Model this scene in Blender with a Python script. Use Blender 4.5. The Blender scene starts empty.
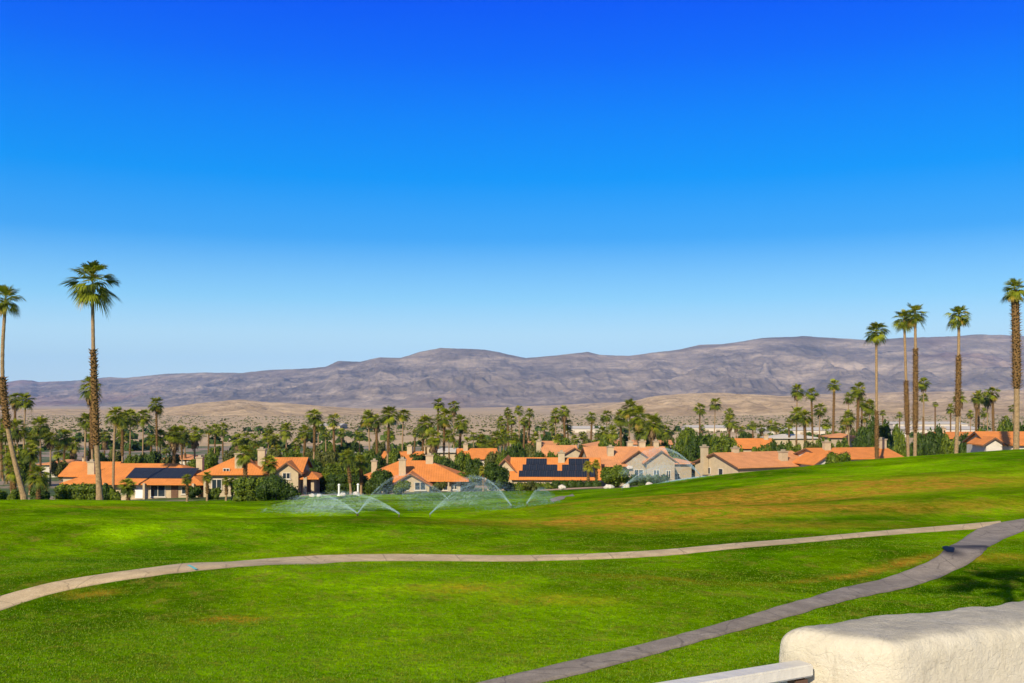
import bpy, math, random
import numpy as np
from mathutils import Vector, noise, Matrix
R = math.radians
CZ = 7.0            # eye height above the near lawn
HZ = 400.0          # picture row of the horizon
F = 1000.0          # focal length in pixels at 1024 wide
scene = bpy.context.scene
COL = scene.collection
rnd = random.Random(7)
rng = np.random.default_rng(11)

# ------------------------------------------------------------------ helpers
def tag(o, label=None, cat=None, group=None, kind=None):
    if label: o['label'] = label
    if cat: o['category'] = cat
    if group: o['group'] = group
    if kind: o['kind'] = kind
    return o

def empty(name, loc=(0, 0, 0), rz=0.0, parent=None):
    o = bpy.data.objects.new(name, None); COL.objects.link(o)
    o.location = loc; o.rotation_euler = (0, 0, rz); o.empty_display_size = .5
    if parent: o.parent = parent
    return o

def link(name, me, parent=None, loc=None):
    o = bpy.data.objects.new(name, me); COL.objects.link(o)
    if parent: o.parent = parent
    if loc is not None: o.location = loc
    return o

def mesh_np(name, V, Fc, mat, smooth=False, tint=None, uv=None):
    """V (n,3), Fc (m,k) array or list of index lists; tint per face"""
    me = bpy.data.meshes.new(name)
    V = np.asarray(V, dtype=np.float32)
    if isinstance(Fc, np.ndarray):
        k = Fc.shape[1]; m = len(Fc)
        me.vertices.add(len(V)); me.vertices.foreach_set('co', V.ravel())
        me.loops.add(m * k); me.loops.foreach_set('vertex_index', Fc.astype(np.int32).ravel())
        me.polygons.add(m); me.polygons.foreach_set('loop_start', np.arange(0, m * k, k, dtype=np.int32))
        me.update(calc_edges=True)
    else:
        me.from_pydata([tuple(map(float, v)) for v in V], [], Fc); me.update()
    if smooth:
        me.polygons.foreach_set('use_smooth', np.ones(len(me.polygons), dtype=bool))
    if tint is not None:
        a = me.attributes.new('tint', 'FLOAT', 'FACE'); a.data.foreach_set('value', np.asarray(tint, dtype=np.float32))
    for mm in (mat if isinstance(mat, (list, tuple)) else [mat]): me.materials.append(mm)
    return me

def metric_uv(me):
    l = me.uv_layers.new(name='UVMap')
    for p in me.polygons:
        n = p.normal
        u = Vector((0, 0, 1)).cross(n)
        if u.length < 1e-3: u = Vector((1, 0, 0))
        u.normalize(); v = n.cross(u)
        for li in p.loop_indices:
            c = me.vertices[me.loops[li].vertex_index].co
            l.data[li].uv = (c.dot(u), c.dot(v))

class MB:
    def __init__(s): s.v = []; s.f = []
    def pts(s, P, Fs):
        b = len(s.v); s.v += [tuple(p) for p in P]; s.f += [[b + i for i in f] for f in Fs]
    def box(s, x0, x1, y0, y1, z0, z1):
        s.pts([(x0,y0,z0),(x1,y0,z0),(x1,y1,z0),(x0,y1,z0),(x0,y0,z1),(x1,y0,z1),(x1,y1,z1),(x0,y1,z1)],
              [(3,2,1,0),(4,5,6,7),(0,1,5,4),(1,2,6,5),(2,3,7,6),(3,0,4,7)])
    def prism(s, poly, a, b, axis):
        """poly list of 2D points (other axis, z) extruded along axis from a to b"""
        n = len(poly)
        mk = (lambda t, p: (t, p[0], p[1])) if axis == 'x' else (lambda t, p: (p[0], t, p[1]))
        P = [mk(a, p) for p in poly] + [mk(b, p) for p in poly]
        Fs = [list(range(n))[::-1], list(range(n, 2*n))] + [(i, (i+1) % n, n+(i+1) % n, n+i) for i in range(n)]
        if axis == 'y': Fs = [list(f)[::-1] for f in Fs]
        s.pts(P, Fs)
    def tube(s, path, radii, k=8):
        b = len(s.v); n = len(path)
        for i, p in enumerate(path):
            p = Vector(p)
            d = (Vector(path[min(i+1, n-1)]) - Vector(path[max(i-1, 0)])).normalized()
            a = d.cross(Vector((0, 1, 0) if abs(d.y) < .9 else (1, 0, 0))).normalized(); c = d.cross(a)
            for j in range(k):
                t = 2*math.pi*j/k
                s.v.append(tuple(p + (a*math.cos(t) + c*math.sin(t))*radii[i]))
        for i in range(n-1):
            for j in range(k):
                s.f.append([b+i*k+j, b+i*k+(j+1) % k, b+(i+1)*k+(j+1) % k, b+(i+1)*k+j])
        s.f.append([b+(n-1)*k+j for j in range(k)]); s.f.append([b+j for j in range(k)][::-1])
    def mesh(s, name, mat, smooth=False):
        me = bpy.data.meshes.new(name); me.from_pydata(s.v, [], s.f); me.update()
        import bmesh
        bm = bmesh.new(); bm.from_mesh(me); bmesh.ops.recalc_face_normals(bm, faces=bm.faces); bm.to_mesh(me); bm.free()
        if smooth: me.polygons.foreach_set('use_smooth', np.ones(len(me.polygons), dtype=bool))
        me.materials.append(mat); metric_uv(me)
        return me
    def build(s, name, mat, parent=None, loc=None, smooth=False):
        return link(name, s.mesh(name, mat, smooth), parent, loc)

# ------------------------------------------------------------------ materials
class NT:
    def __init__(s, name):
        s.m = bpy.data.materials.new(name); s.m.use_nodes = True
        s.t = s.m.node_tree; s.n = s.t.nodes; s.l = s.t.links
        s.b = s.n['Principled BSDF']; s.out = s.n['Material Output']
        s.b.inputs['Roughness'].default_value = .85
        s.b.inputs['Specular IOR Level'].default_value = .25
    def coord(s, which='Object'):
        return s.n.new('ShaderNodeTexCoord').outputs[which]
    def geo(s): return s.n.new('ShaderNodeNewGeometry').outputs['Position']
    def attr(s, name):
        a = s.n.new('ShaderNodeAttribute'); a.attribute_name = name; return a.outputs['Fac']
    def map(s, v, scale=(1, 1, 1), rot=(0, 0, 0)):
        m = s.n.new('ShaderNodeMapping'); m.inputs['Scale'].default_value = scale; m.inputs['Rotation'].default_value = rot
        s.l.new(v, m.inputs['Vector']); return m.outputs[0]
    def noise(s, v, scale, detail=4, rough=.6, dist=0):
        n = s.n.new('ShaderNodeTexNoise'); n.inputs['Scale'].default_value = scale
        n.inputs['Detail'].default_value = detail; n.inputs['Roughness'].default_value = rough
        n.inputs['Distortion'].default_value = dist
        s.l.new(v, n.inputs['Vector']); return n.outputs['Fac']
    def ramp(s, fac, stops, interp='LINEAR'):
        r = s.n.new('ShaderNodeValToRGB'); cr = r.color_ramp; cr.interpolation = interp
        while len(cr.elements) < len(stops): cr.elements.new(.5)
        for e, (p, c) in zip(cr.elements, stops):
            e.position = p; e.color = (*c, 1) if hasattr(c, '__len__') else (c, c, c, 1)
        s.l.new(fac, r.inputs[0]); return r.outputs[0]
    def mix(s, fac, a, b, mode='MIX'):
        m = s.n.new('ShaderNodeMix'); m.data_type = 'RGBA'; m.blend_type = mode; m.clamp_factor = True
        for i, x in ((0, fac), (6, a), (7, b)):
            if hasattr(x, 'type') or hasattr(x, 'is_linked'): s.l.new(x, m.inputs[i])
            elif i == 0: m.inputs[0].default_value = x
            else: m.inputs[i].default_value = (*x, 1)
        return m.outputs[2]
    def math(s, op, a, b=None, c=None):
        m = s.n.new('ShaderNodeMath'); m.operation = op
        for i, x in enumerate((a, b, c)):
            if x is None: continue
            if hasattr(x, 'is_linked'): s.l.new(x, m.inputs[i])
            else: m.inputs[i].default_value = x
        return m.outputs[0]
    def bump(s, h, strength=.3, dist=.05):
        b = s.n.new('ShaderNodeBump'); b.inputs['Strength'].default_value = strength; b.inputs['Distance'].default_value = dist
        s.l.new(h, b.inputs['Height']); s.l.new(b.outputs[0], s.b.inputs['Normal'])
    def color(s, c):
        if hasattr(c, 'is_linked'): s.l.new(c, s.b.inputs['Base Color'])
        else: s.b.inputs['Base Color'].default_value = (*c, 1)
        return s
    def set(s, **k):
        for a, v in k.items(): s.b.inputs[a.replace('_', ' ')].default_value = v
        return s

def simple(name, c, var=.25, scale=3.0, rough=.85, bump=0, bs=20, coord='Object'):
    t = NT(name); v = t.coord(coord)
    lo = tuple(x*(1-var) for x in c); hi = tuple(min(1, x*(1+var)) for x in c)
    t.color(t.ramp(t.noise(v, scale, 6, .65), [(.3, lo), (.7, hi)])); t.set(Roughness=rough)
    if bump: t.bump(t.noise(v, bs, 4), bump, .03)
    return t.m

def mat_grass():
    t = NT('turf_grass'); p = t.geo()
    big = t.noise(p, .045, 3, .5, .6); mid = t.noise(p, .35, 5, .65, .5); fine = t.noise(p, 3.2, 5, .75); micro = t.noise(p, 17, 3, .8)
    c = t.ramp(mid, [(.34, (.036, .100, .0002)), (.50, (.085, .205, .0003)), (.66, (.175, .315, .0005))])
    c2 = t.ramp(big, [(.40, (.038, .100, .0002)), (.58, (.185, .325, .0005))])
    c = t.mix(.5, c, c2)
    band = t.noise(t.map(p, (.35, 1, 1), (0, 0, R(-8))), .16, 4, .6, 1.2)
    c = t.mix(1.0, c, t.ramp(band, [(.35, .72), (.62, 1.3)]), 'MULTIPLY')
    f = t.ramp(fine, [(.32, .72), (.50, .98), (.70, 1.25)])
    c = t.mix(1.0, c, f, 'MULTIPLY')
    m = t.ramp(micro, [(.3, .7), (.5, 1.0), (.7, 1.3)])
    c = t.mix(.75, c, m, 'MULTIPLY')
    # thin worn straw coloured flecks
    w = t.noise(t.map(p, (1, 1, 1)), .9, 6, .8, .3)
    w = t.ramp(w, [(.52, 0.0), (.68, .8)])
    c = t.mix(w, c, (.20, .17, .022))
    dry = t.attr('dry')
    dn = t.math('MULTIPLY', dry, t.ramp(t.noise(p, .8, 7, .8, .5), [(.36, .0), (.58, 1.0)]))
    dc = t.ramp(t.noise(p, 2.5, 5, .7), [(.3, (.27, .125, .008)), (.7, (.50, .285, .03))])
    c = t.mix(dn, c, dc)
    t.color(c); t.set(Roughness=1.0, Specular_IOR_Level=.0)
    h = t.math('ADD', t.noise(p, 6, 5, .75), t.math('MULTIPLY', t.noise(p, .7, 3, .6), 4))
    t.bump(h, .7, .14)
    return t.m

def mat_leaf(name, lo, hi, old=None, trans=.25):
    t = NT(name); a = t.attr('tint')
    st = [(0, lo), (.75, hi)]
    if old: st.append((.97, old))
    c = t.ramp(a, st); t.color(c); t.set(Roughness=.6, Specular_IOR_Level=.3)
    tr = t.n.new('ShaderNodeBsdfTranslucent'); t.l.new(c, tr.inputs[0])
    mx = t.n.new('ShaderNodeMixShader'); mx.inputs[0].default_value = trans
    t.l.new(t.b.outputs[0], mx.inputs[1]); t.l.new(tr.outputs[0], mx.inputs[2]); t.l.new(mx.outputs[0], t.out.inputs[0])
    return t.m

def mat_tile(name, c):
    t = NT(name); uv = t.coord('UV')
    sx = t.n.new('ShaderNodeSeparateXYZ'); t.l.new(uv, sx.inputs[0])
    wave = t.math('SINE', t.math('MULTIPLY', sx.outputs[0], 2*math.pi/.36))
    rows = t.math('FRACT', t.math('MULTIPLY', sx.outputs[1], 1/.42))
    n = t.noise(uv, 5.5, 4, .8); n2 = t.noise(uv, .6, 4, .6)
    cc = t.ramp(n, [(.28, tuple(x*.62 for x in c)), (.5, c), (.72, tuple(min(.8, x*1.3) for x in c))])
    cc = t.mix(.5, cc, t.ramp(n2, [(.35, tuple(x*.72 for x in c)), (.65, tuple(x*1.15 for x in c))]))
    t.color(cc); t.set(Roughness=.9)
    h = t.math('ADD', t.math('MULTIPLY', wave, .5), t.math('MULTIPLY', rows, -.6))
    t.bump(h, .45, .05)
    return t.m

M = {}
M['grass'] = mat_grass()
M['tile'] = mat_tile('orange_clay_tile', (.60, .205, .045))
M['tile2'] = mat_tile('pale_clay_tile', (.58, .25, .095))
M['stucco'] = simple('cream_stucco', (.43, .34, .21), .12, 1.5, .9, .3, 12)
M['stucco2'] = simple('tan_stucco', (.33, .265, .175), .12, 1.5, .9, .3, 12)
M['pale'] = simple('pale_wall_paint', (.52, .47, .38), .12, 1.5)
M['white'] = simple('white_paint', (.74, .71, .66), .08, 2, .7)
M['fascia'] = simple('brown_fascia', (.13, .07, .04), .2, 3)
M['brown'] = simple('brown_metal', (.10, .055, .035), .2, 9, .6)
M['concrete'] = simple('weathered_concrete', (.42, .36, .29), .14, .9, .9, .2, 9)
M['rock'] = simple('pale_rock', (.52, .46, .38), .3, 2.2, .9, .6, 5)
M['gravel'] = simple('pinkish_gravel', (.40, .27, .18), .35, 6, .95, .5, 18)
M['bark'] = simple('grey_brown_bark', (.22, .15, .095), .4, 6, .95, .6, 9)
M['palm_trunk'] = simple('pale_palm_trunk', (.27, .18, .09), .45, 7, .95, .8, 14)
M['boots'] = simple('old_leaf_bases', (.15, .085, .028), .65, 5, .95, .6, 9)
M['frond'] = mat_leaf('palm_frond', (.035, .060, .002), (.250, .280, .006), (.34, .22, .03), .2)
M['leaf_dark'] = mat_leaf('dark_green_leaf', (.016, .038, .002), (.070, .115, .006))
M['leaf_mid'] = mat_leaf('mid_green_leaf', (.032, .064, .002), (.160, .205, .006))
M['leaf_olive'] = mat_leaf('olive_leaf', (.045, .058, .008), (.15, .155, .02))
M['leaf_yellow'] = mat_leaf('yellow_green_leaf', (.14, .16, .012), (.42, .36, .02))
def mat_glass():
    t = NT('dark_window_glass'); t.color((.02, .03, .04)); t.set(Roughness=.08, Specular_IOR_Level=.7); return t.m
M['glass'] = mat_glass()
def mat_solar():
    t = NT('solar_cells'); uv = t.coord('UV')
    b = t.n.new('ShaderNodeTexBrick'); b.offset = 0; b.inputs['Scale'].default_value = 1
    b.inputs['Brick Width'].default_value = .33; b.inputs['Row Height'].default_value = .33; b.inputs['Mortar Size'].default_value = .012
    b.inputs['Color1'].default_value = (.008, .011, .020, 1); b.inputs['Color2'].default_value = (.012, .016, .028, 1)
    b.inputs['Mortar'].default_value = (.07, .08, .09, 1)
    t.l.new(uv, b.inputs['Vector']); t.color(b.outputs[0]); t.set(Roughness=.35, Specular_IOR_Level=.2); return t.m
M['solar'] = mat_solar()
def mat_path(name, lo, mid, hi):
    t = NT(name); uv = t.coord('UV'); p = t.geo()
    c = t.ramp(t.noise(p, 1.1, 7, .75, .4), [(.3, lo), (.5, mid), (.7, hi)])
    m = t.ramp(t.noise(p, 22, 3, .8), [(.3, .72), (.7, 1.25)])
    c = t.mix(1.0, c, m, 'MULTIPLY')
    sx = t.n.new('ShaderNodeSeparateXYZ'); t.l.new(uv, sx.inputs[0])
    fr = t.math('FRACT', t.math('MULTIPLY', sx.outputs[0], 1/3.4))
    j = t.math('LESS_THAN', fr, .018)
    c = t.mix(t.math('MULTIPLY', j, .55), c, tuple(x*.35 for x in mid))
    ve = t.n.new('ShaderNodeTexVoronoi'); ve.feature = 'DISTANCE_TO_EDGE'; ve.inputs['Scale'].default_value = .45
    nz = t.n.new('ShaderNodeTexNoise'); nz.inputs['Scale'].default_value = .8; nz.inputs['Detail'].default_value = 5; t.l.new(p, nz.inputs['Vector'])
    av = t.n.new('ShaderNodeVectorMath'); av.operation = 'ADD'; t.l.new(p, av.inputs[0]); t.l.new(nz.outputs['Color'], av.inputs[1]); t.l.new(av.outputs[0], ve.inputs['Vector'])
    c = t.mix(t.math('MULTIPLY', t.ramp(ve.outputs['Distance'], [(.0, 1.0), (.02, 0.0)]), .6), c, tuple(x*.3 for x in mid))
    c = t.mix(t.ramp(t.noise(p, .28, 5, .7), [(.45, 0.0), (.66, .55)]), c, tuple(x*.6 for x in mid))
    e = t.math('ABSOLUTE', t.math('SUBTRACT', sx.outputs[1], .5))
    edge = t.ramp(t.math('ADD', e, t.math('MULTIPLY', t.noise(p, 2.5, 4, .8), .18)), [(.50, 0.0), (.60, .8)])
    c = t.mix(edge, c, tuple(x*.5 for x in mid))
    # wet stain and dirt
    d = t.attr('dry'); c = t.mix(d, c, (.035, .03, .03))
    t.color(c); t.bump(t.noise(p, 40, 3, .7), .3, .01); return t.m
M['path_tan'] = mat_path('tan_concrete_path', (.36, .26, .135), (.50, .375, .20), (.61, .475, .27))
M['path_grey'] = mat_path('grey_asphalt_path', (.165, .135, .10), (.24, .20, .15), (.32, .27, .205))

def mat_ground():
    t = NT('desert_ground'); p = t.geo()
    c = t.ramp(t.noise(p, .004, 8, .75, .5), [(.32, (.30, .20, .10)), (.5, (.49, .34, .175)), (.68, (.62, .45, .24))])
    c = t.mix(.55, c, t.ramp(t.noise(t.map(p, (.3, 1, 1)), .012, 8, .8), [(.3, (.17, .14, .06)), (.62, (.58, .41, .215))]))
    t.color(c); t.set(Roughness=.95); return t.m
M['desert'] = mat_ground()
def mat_yard():
    t = NT('yard_ground'); p = t.geo()
    g = t.ramp(t.noise(p, .8, 5, .7), [(.3, (.035, .07, .01)), (.7, (.09, .13, .02))])
    s = t.ramp(t.noise(p, 1.2, 5, .7), [(.3, (.22, .155, .10)), (.7, (.38, .28, .19))])
    c = t.mix(t.ramp(t.noise(p, .05, 4, .7), [(.46, 0.0), (.54, 1.0)]), s, g); t.color(c); return t.m
M['yard'] = mat_yard()
def mat_mount(name, lo, mid, hi, s1, s2, red=None, bd=60, bs=.9):
    t = NT(name); p = t.geo()
    n1 = t.noise(t.map(p, (.45, .7, 2)), s1, 9, .7, .6)
    c = t.ramp(n1, [(.30, lo), (.5, mid), (.68, hi)])
    n2 = t.noise(t.map(p, (.5, .6, 3.0)), s2, 8, .75, .4)
    c = t.mix(.55, c, t.ramp(n2, [(.33, tuple(x*.45 for x in lo)), (.5, mid), (.66, tuple(x*1.35 for x in hi))]))
    if red:
        c = t.mix(t.ramp(t.noise(p, s1*.6, 3, .5), [(.56, 0.0), (.72, .7)]), c, red)
    t.color(c); t.set(Roughness=1.0, Specular_IOR_Level=.05)
    t.bump(t.noise(p, s2*1.3, 9, .72, .5), bs, bd); return t.m
M['mount'] = mat_mount('bare_mountain_rock', (.12, .095, .075), (.25, .195, .145), (.47, .365, .25), .0005, .0035, (.36, .17, .11), 45, .8)
M['hill'] = mat_mount('tan_desert_hill', (.38, .245, .125), (.60, .42, .225), (.74, .55, .31), .003, .014, None, 30)

# ------------------------------------------------------------------ terrain
Ds = np.array([0, 25, 35, 45, 57, 63, 70, 80, 90, 100, 120, 140, 160, 200, 300, 500, 1000, 2000, 3500, 6000, 9000], float)
far = [-16.2, -19, -22.5, -27, -32, -37, -45, -50]
cols = [-300, 0, 110, 210, 300, 400, 512, 600, 700, 800, 900, 1024, 1300]
tab = {
 -300: [-7, -7.1, -7.0, -7.0, -7.1, -7.2, -7.3, -7.8, -9.2, -11.3, -13.4, -14.6, -15.2],
    0: [-7, -7.1, -7.0, -7.0, -7.15, -7.15, -7.25, -7.80, -9.4, -11.3, -13.4, -14.6, -15.2],
  110: [-7, -7.1, -7.0, -7.0, -7.15, -7.15, -7.25, -7.80, -9.4, -11.3, -13.2, -14.4, -15.2],
  210: [-7, -7.1, -7.0, -7.0, -7.15, -7.2, -7.35, -8.05, -9.4, -10.8, -12.2, -13.6, -15.0],
  300: [-7, -7.1, -7.0, -7.0, -7.15, -7.2, -7.75, -8.9, -9.8, -10.6, -11.7, -13.2, -14.8],
  400: [-7, -7.1, -7.0, -7.0, -7.1, -7.35, -8.1, -9.1, -9.9, -10.6, -11.6, -12.9, -14.6],
  512: [-7, -7.1, -7.0, -7.0, -7.0, -7.2, -7.75, -8.6, -9.3, -10.0, -11.2, -12.7, -14.4],
  600: [-7, -7.1, -7.0, -7.0, -6.95, -7.0, -7.15, -7.80, -8.6, -9.4, -10.7, -12.4, -14.2],
  700: [-7, -7.1, -7.05, -7.0, -6.9, -6.8, -6.7, -6.75, -7.05, -7.8, -10.2, -12.2, -14.0],
  800: [-7, -7.1, -7.1, -7.0, -6.9, -6.6, -6.25, -6.0, -6.15, -6.7, -9.3, -12.0, -14.0],
  900: [-7, -7.1, -7.1, -7.0, -6.9, -6.4, -5.85, -5.3, -5.15, -5.6, -8.3, -11.6, -13.8],
 1024: [-7, -7.1, -7.0, -6.95, -6.85, -6.2, -5.5, -4.7, -4.35, -4.65, -7.3, -11.0, -13.5],
 1300: [-7, -7.1, -7.0, -6.9, -6.6, -5.9, -5.0, -4.2, -3.9, -4.2, -6.8, -10.5, -13.2]}
gpx = np.linspace(-300, 1300, 161)
gD = np.linspace(0, 240, 481)
def build_table():
    T = np.zeros((len(cols), len(gD)))
    for i, c in enumerate(cols): T[i] = np.interp(gD, Ds, np.array(tab[c] + far))
    G = np.zeros((len(gpx), len(gD)))
    for j in range(len(gD)): G[:, j] = np.interp(gpx, cols, T[:, j])
    def blur(A, s, ax):
        k = np.arange(-int(3*s), int(3*s)+1); w = np.exp(-.5*(k/s)**2); w /= w.sum()
        P = np.pad(A, [(len(k)//2,)*2 if a == ax else (0, 0) for a in (0, 1)], mode='edge')
        return np.apply_along_axis(lambda m: np.convolve(m, w, 'valid'), ax, P)
    return blur(blur(G, 4.5, 0), 6.0, 1)
G = build_table()
farz = np.array(tab[400] + far)
MOUNDS = [(60, 53, .75, 24, 4.2), (110, 65, -.55, 24, 4.5), (330, 58, .35, 9, 3.5), (250, 38, .45, 9, 4), (90, 33, -.30, 6, 3), (560, 36, .40, 9, 4.5), (430, 51, -.28, 12, 3.5), (700, 60, .45, 10, 3.0), (760, 67, -.30, 12, 2.6), (860, 44, .25, 7, 2.5), (480, 84, .5, 9, 5), (350, 95, .5, 8, 5), (950, 62, .25, 8, 3)]
def H(X, Y):
    """ground height (absolute) at world X, Y (vectorised)"""
    X = np.asarray(X, float); Y = np.asarray(Y, float)
    D = np.maximum(Y, 8.0)
    px = np.clip(512 + 1000*X/D, -300, 1299.9)
    d = np.clip(D, 0, 239.9)
    a = (px+300)/10; b = d/.5
    i = np.minimum(a.astype(int), 159); j = np.minimum(b.astype(int), 479); fa = a-i; fb = b-j
    z = (G[i, j]*(1-fa)*(1-fb) + G[i+1, j]*fa*(1-fb) + G[i, j+1]*(1-fa)*fb + G[i+1, j+1]*fa*fb)
    zf = np.interp(D, Ds, farz)
    k = np.clip((D-185)/50, 0, 1)
    z = z*(1-k) + zf*k
    und = .17*np.sin(X*.09+.8+Y*.06)*np.sin(Y*.21+1.0+.3*np.sin(X*.07)) + .05*np.sin(X*.31+Y*.17) + .05*np.sin(Y*.55+X*.12)
    for (mp, md, ah, rx, ry) in MOUNDS:
        mx = (mp-512)/1000*md
        z = z + ah*np.exp(-((X-mx)/rx)**2-((Y-md)/ry)**2)
    return z + und*np.clip((D-18)/15, 0, 1)*np.clip((200-D)/60, 0, 1) + CZ
def h1(x, y): return float(H(np.array([x]), np.array([y]))[0])
def XW(px, D): return (px-512)/F*D
def ZW(py, D): return (HZ-py)/F*D + CZ
def hit(px, py, d0=14, d1=220):
    dd = np.linspace(d0, d1, 2500)
    g = H(XW(px, dd), dd); r = ZW(py, dd)
    k = np.argmax(r <= g)
    if not (r <= g).any(): k = len(dd)-1
    return XW(px, dd[k]), dd[k]

def ground_sheet(name, y_list, mat, xfun, nx, label, dry=False):
    V = []; dr = []
    for y in y_list:
        xs = xfun(y, nx)
        z = H(xs, np.full(nx, y)); V.append(np.stack([xs, np.full(nx, y), z], 1))
    V = np.concatenate(V)
    ny = len(y_list)
    i = np.arange(ny-1)[:, None]*nx + np.arange(nx-1)[None]
    Fc = np.stack([i, i+1, i+nx+1, i+nx], -1).reshape(-1, 4)
    me = mesh_np(name, V, Fc, mat, smooth=True)
    if dry:
        px = 512+1000*V[:, 0]/np.maximum(V[:, 1], 8); py = HZ-(V[:, 2]-CZ)/np.maximum(V[:, 1], 8)*1000
        D = V[:, 1]; X = V[:, 0]
        def blob(cx, cy, rx, ry, rot=0, k=1.0):
            c, s = math.cos(rot), math.sin(rot)
            u = (X-cx)*c + (D-cy)*s; w = -(X-cx)*s + (D-cy)*c
            return k*1.15*np.exp(-((u/rx/1.15)**2+(w/ry/1.15)**2)**1.3)
        dv = np.zeros(len(V))
        for (bx, by, rx, ry, rot, k) in [(800, 495, 11, 3.4, .05, 1.1), (720, 507, 8, 2.2, .1, .9), (870, 486, 9, 3.0, .1, .9), (600, 522, 7, 1.6, .1, .8), (690, 512, 6, 1.8, .1, .7),
                 (700, 493, 9, .9, .25, 1.0), (790, 478, 3, .7, .3, .4), (650, 578, 3, .8, 0, .35), (230, 620, 1.1, .5, 0, .8), (90, 593, .9, .4, 0, .6), (455, 588, 1.6, .6, 0, .55),
                 (940, 508, 7, 1.4, 0, .5), (870, 572, 4.5, .35, .55, .8), (100, 507, 4, 1.0, 0, .4), (350, 555, 6, .5, 0, .25), (1000, 557, 1.6, .7, 0, .7), (550, 600, 2, .5, 0, .4), (720, 527, 8, 1.4, .05, .5)]:
            x, y = hit(bx, by); dv += blob(x, y, rx, ry, rot, k)
        a = me.attributes.new('dry', 'FLOAT', 'POINT'); a.data.foreach_set('value', np.clip(dv, 0, 1).astype(np.float32))
    o = link(name, me); tag(o, label, kind='structure'); return o

ys1 = np.concatenate([np.arange(-40, 18, 2.0), np.arange(18, 100, .4), np.arange(100, 131, .8)])
ground_sheet('lawn', ys1, M['grass'], lambda y, n: np.linspace(-1, 1, n)*(26+max(y, 0)*.78), 420, 'rolling green golf lawn with dry brown patches', True)
ys2 = np.concatenate([[ys1[-1]], np.arange(ys1[-1]+1, 260, 3), np.arange(262, 480, 12)])
ground_sheet('residential_ground', ys2, M['yard'], lambda y, n: np.linspace(-1, 1, n)*(26+y*.78), 200, 'yards and streets of the housing area')
ys3 = np.concatenate([[ys2[-1]], np.geomspace(ys2[-1]*1.03, 9400, 90)])
ground_sheet('desert_floor', ys3, M['desert'], lambda y, n: np.linspace(-1, 1, n)*(26+y*.78), 160, 'flat tan desert valley floor')

# ------------------------------------------------------------------ paths
def resample(P, n):
    P = np.array(P); d = np.r_[0, np.cumsum(np.hypot(*np.diff(P, axis=0).T))]
    t = np.linspace(0, d[-1], n)
    return np.stack([np.interp(t, d, P[:, 0]), np.interp(t, d, P[:, 1])], 1)
def smooth_line(P, s=5):
    k = np.arange(-3*s, 3*s+1); w = np.exp(-.5*(k/s)**2); w /= w.sum()
    Q = P.copy()
    for a in (0, 1):
        e = np.r_[2*P[0, a]-P[1:3*s+1, a][::-1], P[:, a], 2*P[-1, a]-P[-3*s-1:-1, a][::-1]]
        Q[:, a] = np.convolve(e, w, 'valid')
    return Q
def path_obj(name, U, L, mat, label, lift, n=260, ext=(0, 0), stain=None, m=8):
    A = [hit(*p) for p in U]; B = [hit(*p) for p in L]
    def extend(Q, k):
        if ext[0]:
            d = np.array(Q[0])-np.array(Q[1]); d /= np.linalg.norm(d); Q = [tuple(np.array(Q[0])+d*ext[0])] + Q
        if ext[1]:
            d = np.array(Q[-1])-np.array(Q[-2]); d /= np.linalg.norm(d); Q = Q + [tuple(np.array(Q[-1])+d*ext[1])]
        return Q
    A = smooth_line(resample(extend(A, 0), n)); B = smooth_line(resample(extend(B, 0), n))
    for i in range(n):
        w = B[i]-A[i]; w /= max(np.linalg.norm(w), 1e-6)
        A[i] -= w*(.07*noise.noise((A[i][0]*1.3, A[i][1]*1.3, 3))); B[i] += w*(.07*noise.noise((B[i][0]*1.3, B[i][1]*1.3, 9)))
    V = []; uv = []; dist = np.r_[0, np.cumsum(np.hypot(*np.diff((A+B)/2, axis=0).T))]
    for i in range(n):
        for j in range(m+1):
            t = j/m; p = A[i]*(1-t)+B[i]*t
            z = h1(p[0], p[1])+lift - (.05 if j in (0, m) else 0)
            if j in (0, m): p = p + (A[i]-B[i])*(1 if j == 0 else -1)*.004
            V.append((p[0], p[1], z)); uv.append((dist[i], t))
    i = np.arange(n-1)[:, None]*(m+1) + np.arange(m)[None]
    Fc = np.stack([i, i+1, i+m+2, i+m+1], -1).reshape(-1, 4)
    V = np.array(V)
    me = mesh_np(name, V, Fc, mat)
    if me.polygons[5].normal.z < 0: me.flip_normals()
    l = me.uv_layers.new(name='UVMap')
    for lp in me.loops: l.data[lp.index].uv = uv[lp.vertex_index]
    dv = np.zeros(len(V))
    if stain:
        for (sx, sy, rx, ry, rot) in stain:
            cx, cy = hit(sx, sy); c, s = math.cos(rot), math.sin(rot)
            u = (V[:, 0]-cx)*c+(V[:, 1]-cy)*s; w = -(V[:, 0]-cx)*s+(V[:, 1]-cy)*c
            dv += .9*np.exp(-((u/rx)**2+(w/ry)**2)**1.5)
    a = me.attributes.new('dry', 'FLOAT', 'POINT'); a.data.foreach_set('value', np.clip(dv, 0, 1).astype(np.float32))
    o = link(name, me); tag(o, label, kind='structure'); return o
U1 = [(0,596),(50,582),(100,575),(166,567),(233,561),(282,557),(340,554.5),(406,554),(506,556),(573,555),(639,552),(680,549),(781,540),(882,531),(966,524),(1000,521)]
L1 = [(0,611),(27,600),(66,590),(133,579),(199,571),(266,565.5),(340,561.5),(406,561),(506,562),(573,560.5),(639,557.5),(680,555),(781,545),(848,538.5),(915,533),(962,530),(1003,527)]
p1 = path_obj('cart_path', U1, L1, M['path_tan'], 'pale tan concrete cart path curving across the lawn', .05, 420, (14, 0))
U2 = [(483,683),(560,665),(640,646),(696,631),(752,616),(809,599),(842,588),(917,567),(940,557),(965,537),(979,528),(1002,522),(1024,519)]
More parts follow.
